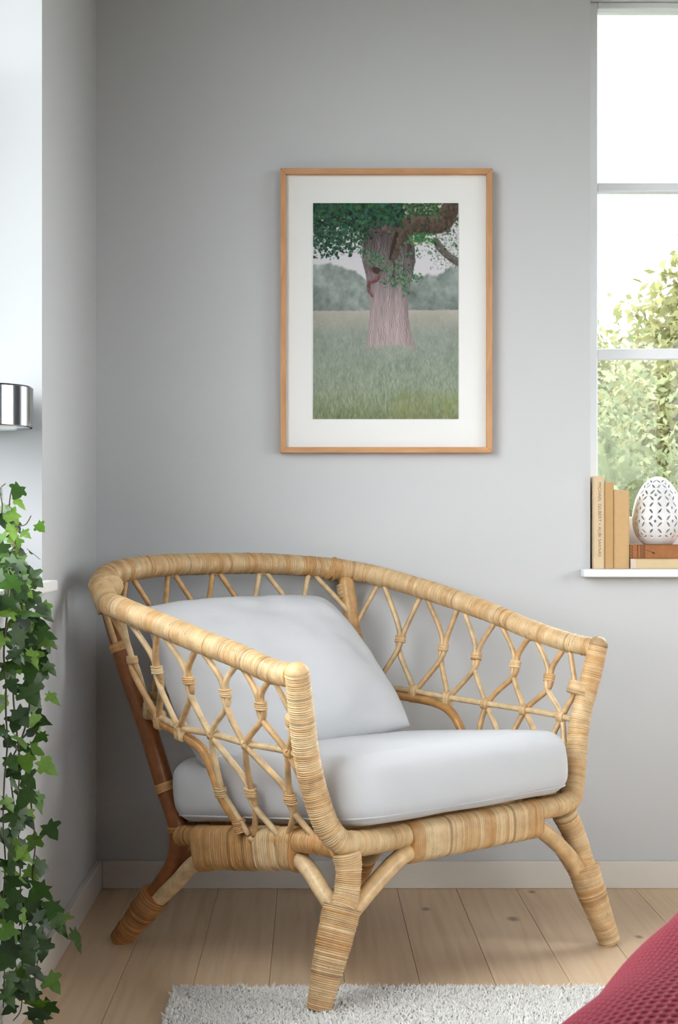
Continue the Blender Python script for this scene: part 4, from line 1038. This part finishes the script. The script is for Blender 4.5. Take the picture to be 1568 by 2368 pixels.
# ------------------------------------------------------------------ rug
RX0, RX1, RY0, RY1 = -.222, 1.35, 1.60, 2.722
rug = empty('rug', (RX0, RY0, 0)); tag(rug, 'white shaggy wool rug under the front leg of the armchair', 'rug')
M['wool'] = simple('rug_wool', (.90, .88, .85, 1), .95, bump=.4, scale=300, var=.06, spec=.1)
b = MB().box(RX0, RX1, RY0, RY1, .0005, .006).build('backing', M['wool'], bevel=.002); rel(b, rug)
def tufts(n, x0, x1, y0, y1, h, wd):
    p = np.stack([RNG.uniform(x0, x1, n), RNG.uniform(y0, y1, n), np.full(n, .004)], 1)
    a = RNG.uniform(0, 2*PI, n); le = RNG.normal(0, .5, (n, 2)); hh = h*RNG.uniform(.6, 1.25, n)
    tipp = p+np.column_stack([le*hh[:, None]*.8, hh]); midp = p+np.column_stack([le*hh[:, None]*.25, hh*.55])
    V = []
    for k in range(3):
        an = a+k*2*PI/3; d = np.column_stack([np.cos(an), np.sin(an), np.zeros(n)])
        V.append(p+d*wd); 
    for k in range(3):
        an = a+k*2*PI/3+.5; d = np.column_stack([np.cos(an), np.sin(an), np.zeros(n)]); V.append(midp+d*wd*.9)
    V.append(tipp)
    V = np.stack(V, 1); i = np.arange(n)[:, None]*7
    T3 = []
    for k in range(3):
        k2 = (k+1) % 3; T3 += [(k, k2, 3+k2), (k, 3+k2, 3+k), (3+k, 3+k2, 6)]
    F = (i[:, :, None]+np.array(T3)[None]).reshape(-1, 3)
    return V.reshape(-1, 3), F
va, fa = tufts(36000, RX0-.004, RX1, 2.44, RY1+.003, .0105, .0026)
vb, fb_ = tufts(16000, RX0-.004, RX1, RY0, 2.44, .013, .0048)
rel(obj('pile', np.vstack([va, vb]), np.vstack([fa, fb_+len(va)]), M['wool'], None, True, kind='stuff'), rug)

# ------------------------------------------------------------------ bed and throw in the near right corner
BA = np.array([.165, 1.04]); bu = np.array([.416, .909]); bn = np.array([-.909, .416])  # bench stands in for a bed, shrunk so more light reaches the rug
bang = math.atan2(bu[1], bu[0])-PI/2
bed = empty('upholstered_bench', (BA[0], BA[1], 0), bang); tag(bed, 'added low upholstered bench hidden beneath the red waffle throw', 'bench')
bedm = simple('bed_base_fabric', L3(190, 186, 180), .9, bump=.2)
MB().box(.045, .50, -.62, .42, .11, .26).build('base', bedm, bed, bevel=.01)
mv, mf, _ = rounded_box(.235, .53, .085, .06, .035); mo = obj('seat_pad', mv, mf, M['linen'], bed); mo.location = (.275, -.10, .346)
for (x_, y_) in ((.09, .37), (.45, .37), (.09, -.57), (.45, -.57)):
    MB().lathe([(.018, 0), (.024, .11)], (x_, y_, 0), 20).build('leg', simple('bed_leg_wood', L3(180, 140, 95), .5, bump=.05), bed, True)
def throw_mesh():
    # plan grid in (w, s): w across the bed edge (positive = onto the bed), s along it
    fine = .0014
    wa = np.concatenate([np.linspace(-.42, -.152, 24), np.arange(-.15, .20, fine), np.arange(.2002, .50, .0070/3)])   # arc length over the edge
    sa = np.concatenate([np.arange(-.60, -.132, .0112/3), np.arange(-.13, .46, fine), np.linspace(.462, .47, 3)])
    Wg, Sg = np.meshgrid(wa, sa)
    rad = .17; zt = .478
    # profile: flat top, rounded shoulder, hanging side
    arc = rad*PI/2
    d = -(Wg-rad)                                        # distance past the start of the shoulder
    th = np.clip(d/rad, 0, PI/2)
    X = np.where(d < 0, Wg, rad-rad*np.sin(th)); Z = np.where(d < 0, zt, zt-rad+rad*np.cos(th))
    hang = np.clip(d-arc, 0, None); Z = Z-hang
    nx = -np.sin(th); nz = np.cos(th)
    # broad folds
    fold = .0015*np.sin(Sg*17+1.2+2*np.sin(Wg*7))*np.clip(d/.10+.5, 0, 1)+.0015*np.sin(Sg*27+Wg*9)
    cell = .0070
    wf = Wg > -.15
    cw = np.cos(2*PI*Wg/cell/1.0*.5)**2; cs = np.cos(2*PI*Sg/(cell*1.6)*.5)**2
    waf = -.0075*((1-cw)*(1-cs))**.8*wf
    X = X+nx*(fold+waf); Z = Z+nz*(fold*.6+waf)
    S2 = Sg+.004*np.sin(Wg*14)
    V = np.stack([X-.074, S2, Z], -1).reshape(-1, 3); nr, nc = Wg.shape
    i = (np.arange(nr-1)[:, None]*nc+np.arange(nc-1)[None]).ravel()
    return V, np.stack([i, i+1, i+nc+1, i+nc], 1)
v, f = throw_mesh()
def throw_material():
    m, nt, p = mat('waffle_cotton')
    tc = N(nt, 'ShaderNodeTexCoord'); no = N(nt, 'ShaderNodeTexNoise'); no.inputs['Scale'].default_value = 700; nt.links.new(tc.outputs['Object'], no.inputs['Vector'])
    rp = N(nt, 'ShaderNodeValToRGB'); rp.color_ramp.elements[0].color = L3(116, 44, 56); rp.color_ramp.elements[1].color = L3(150, 66, 78)
    nt.links.new(no.outputs['Fac'], rp.inputs[0]); nt.links.new(rp.outputs[0], p.inputs['Base Color'])
    p.inputs['Roughness'].default_value = .95; p.inputs['Specular IOR Level'].default_value = .1
    p.inputs['Sheen Weight'].default_value = .2; p.inputs['Sheen Roughness'].default_value = .4; p.inputs['Sheen Tint'].default_value = (1, .7, .78, 1)
    return m
th = obj('waffle_throw', v, f, throw_material()); th.location = (BA[0], BA[1], 0); th.rotation_euler = (0, 0, bang)
tag(th, 'dusty red waffle weave throw draped in the near right corner', 'blanket')
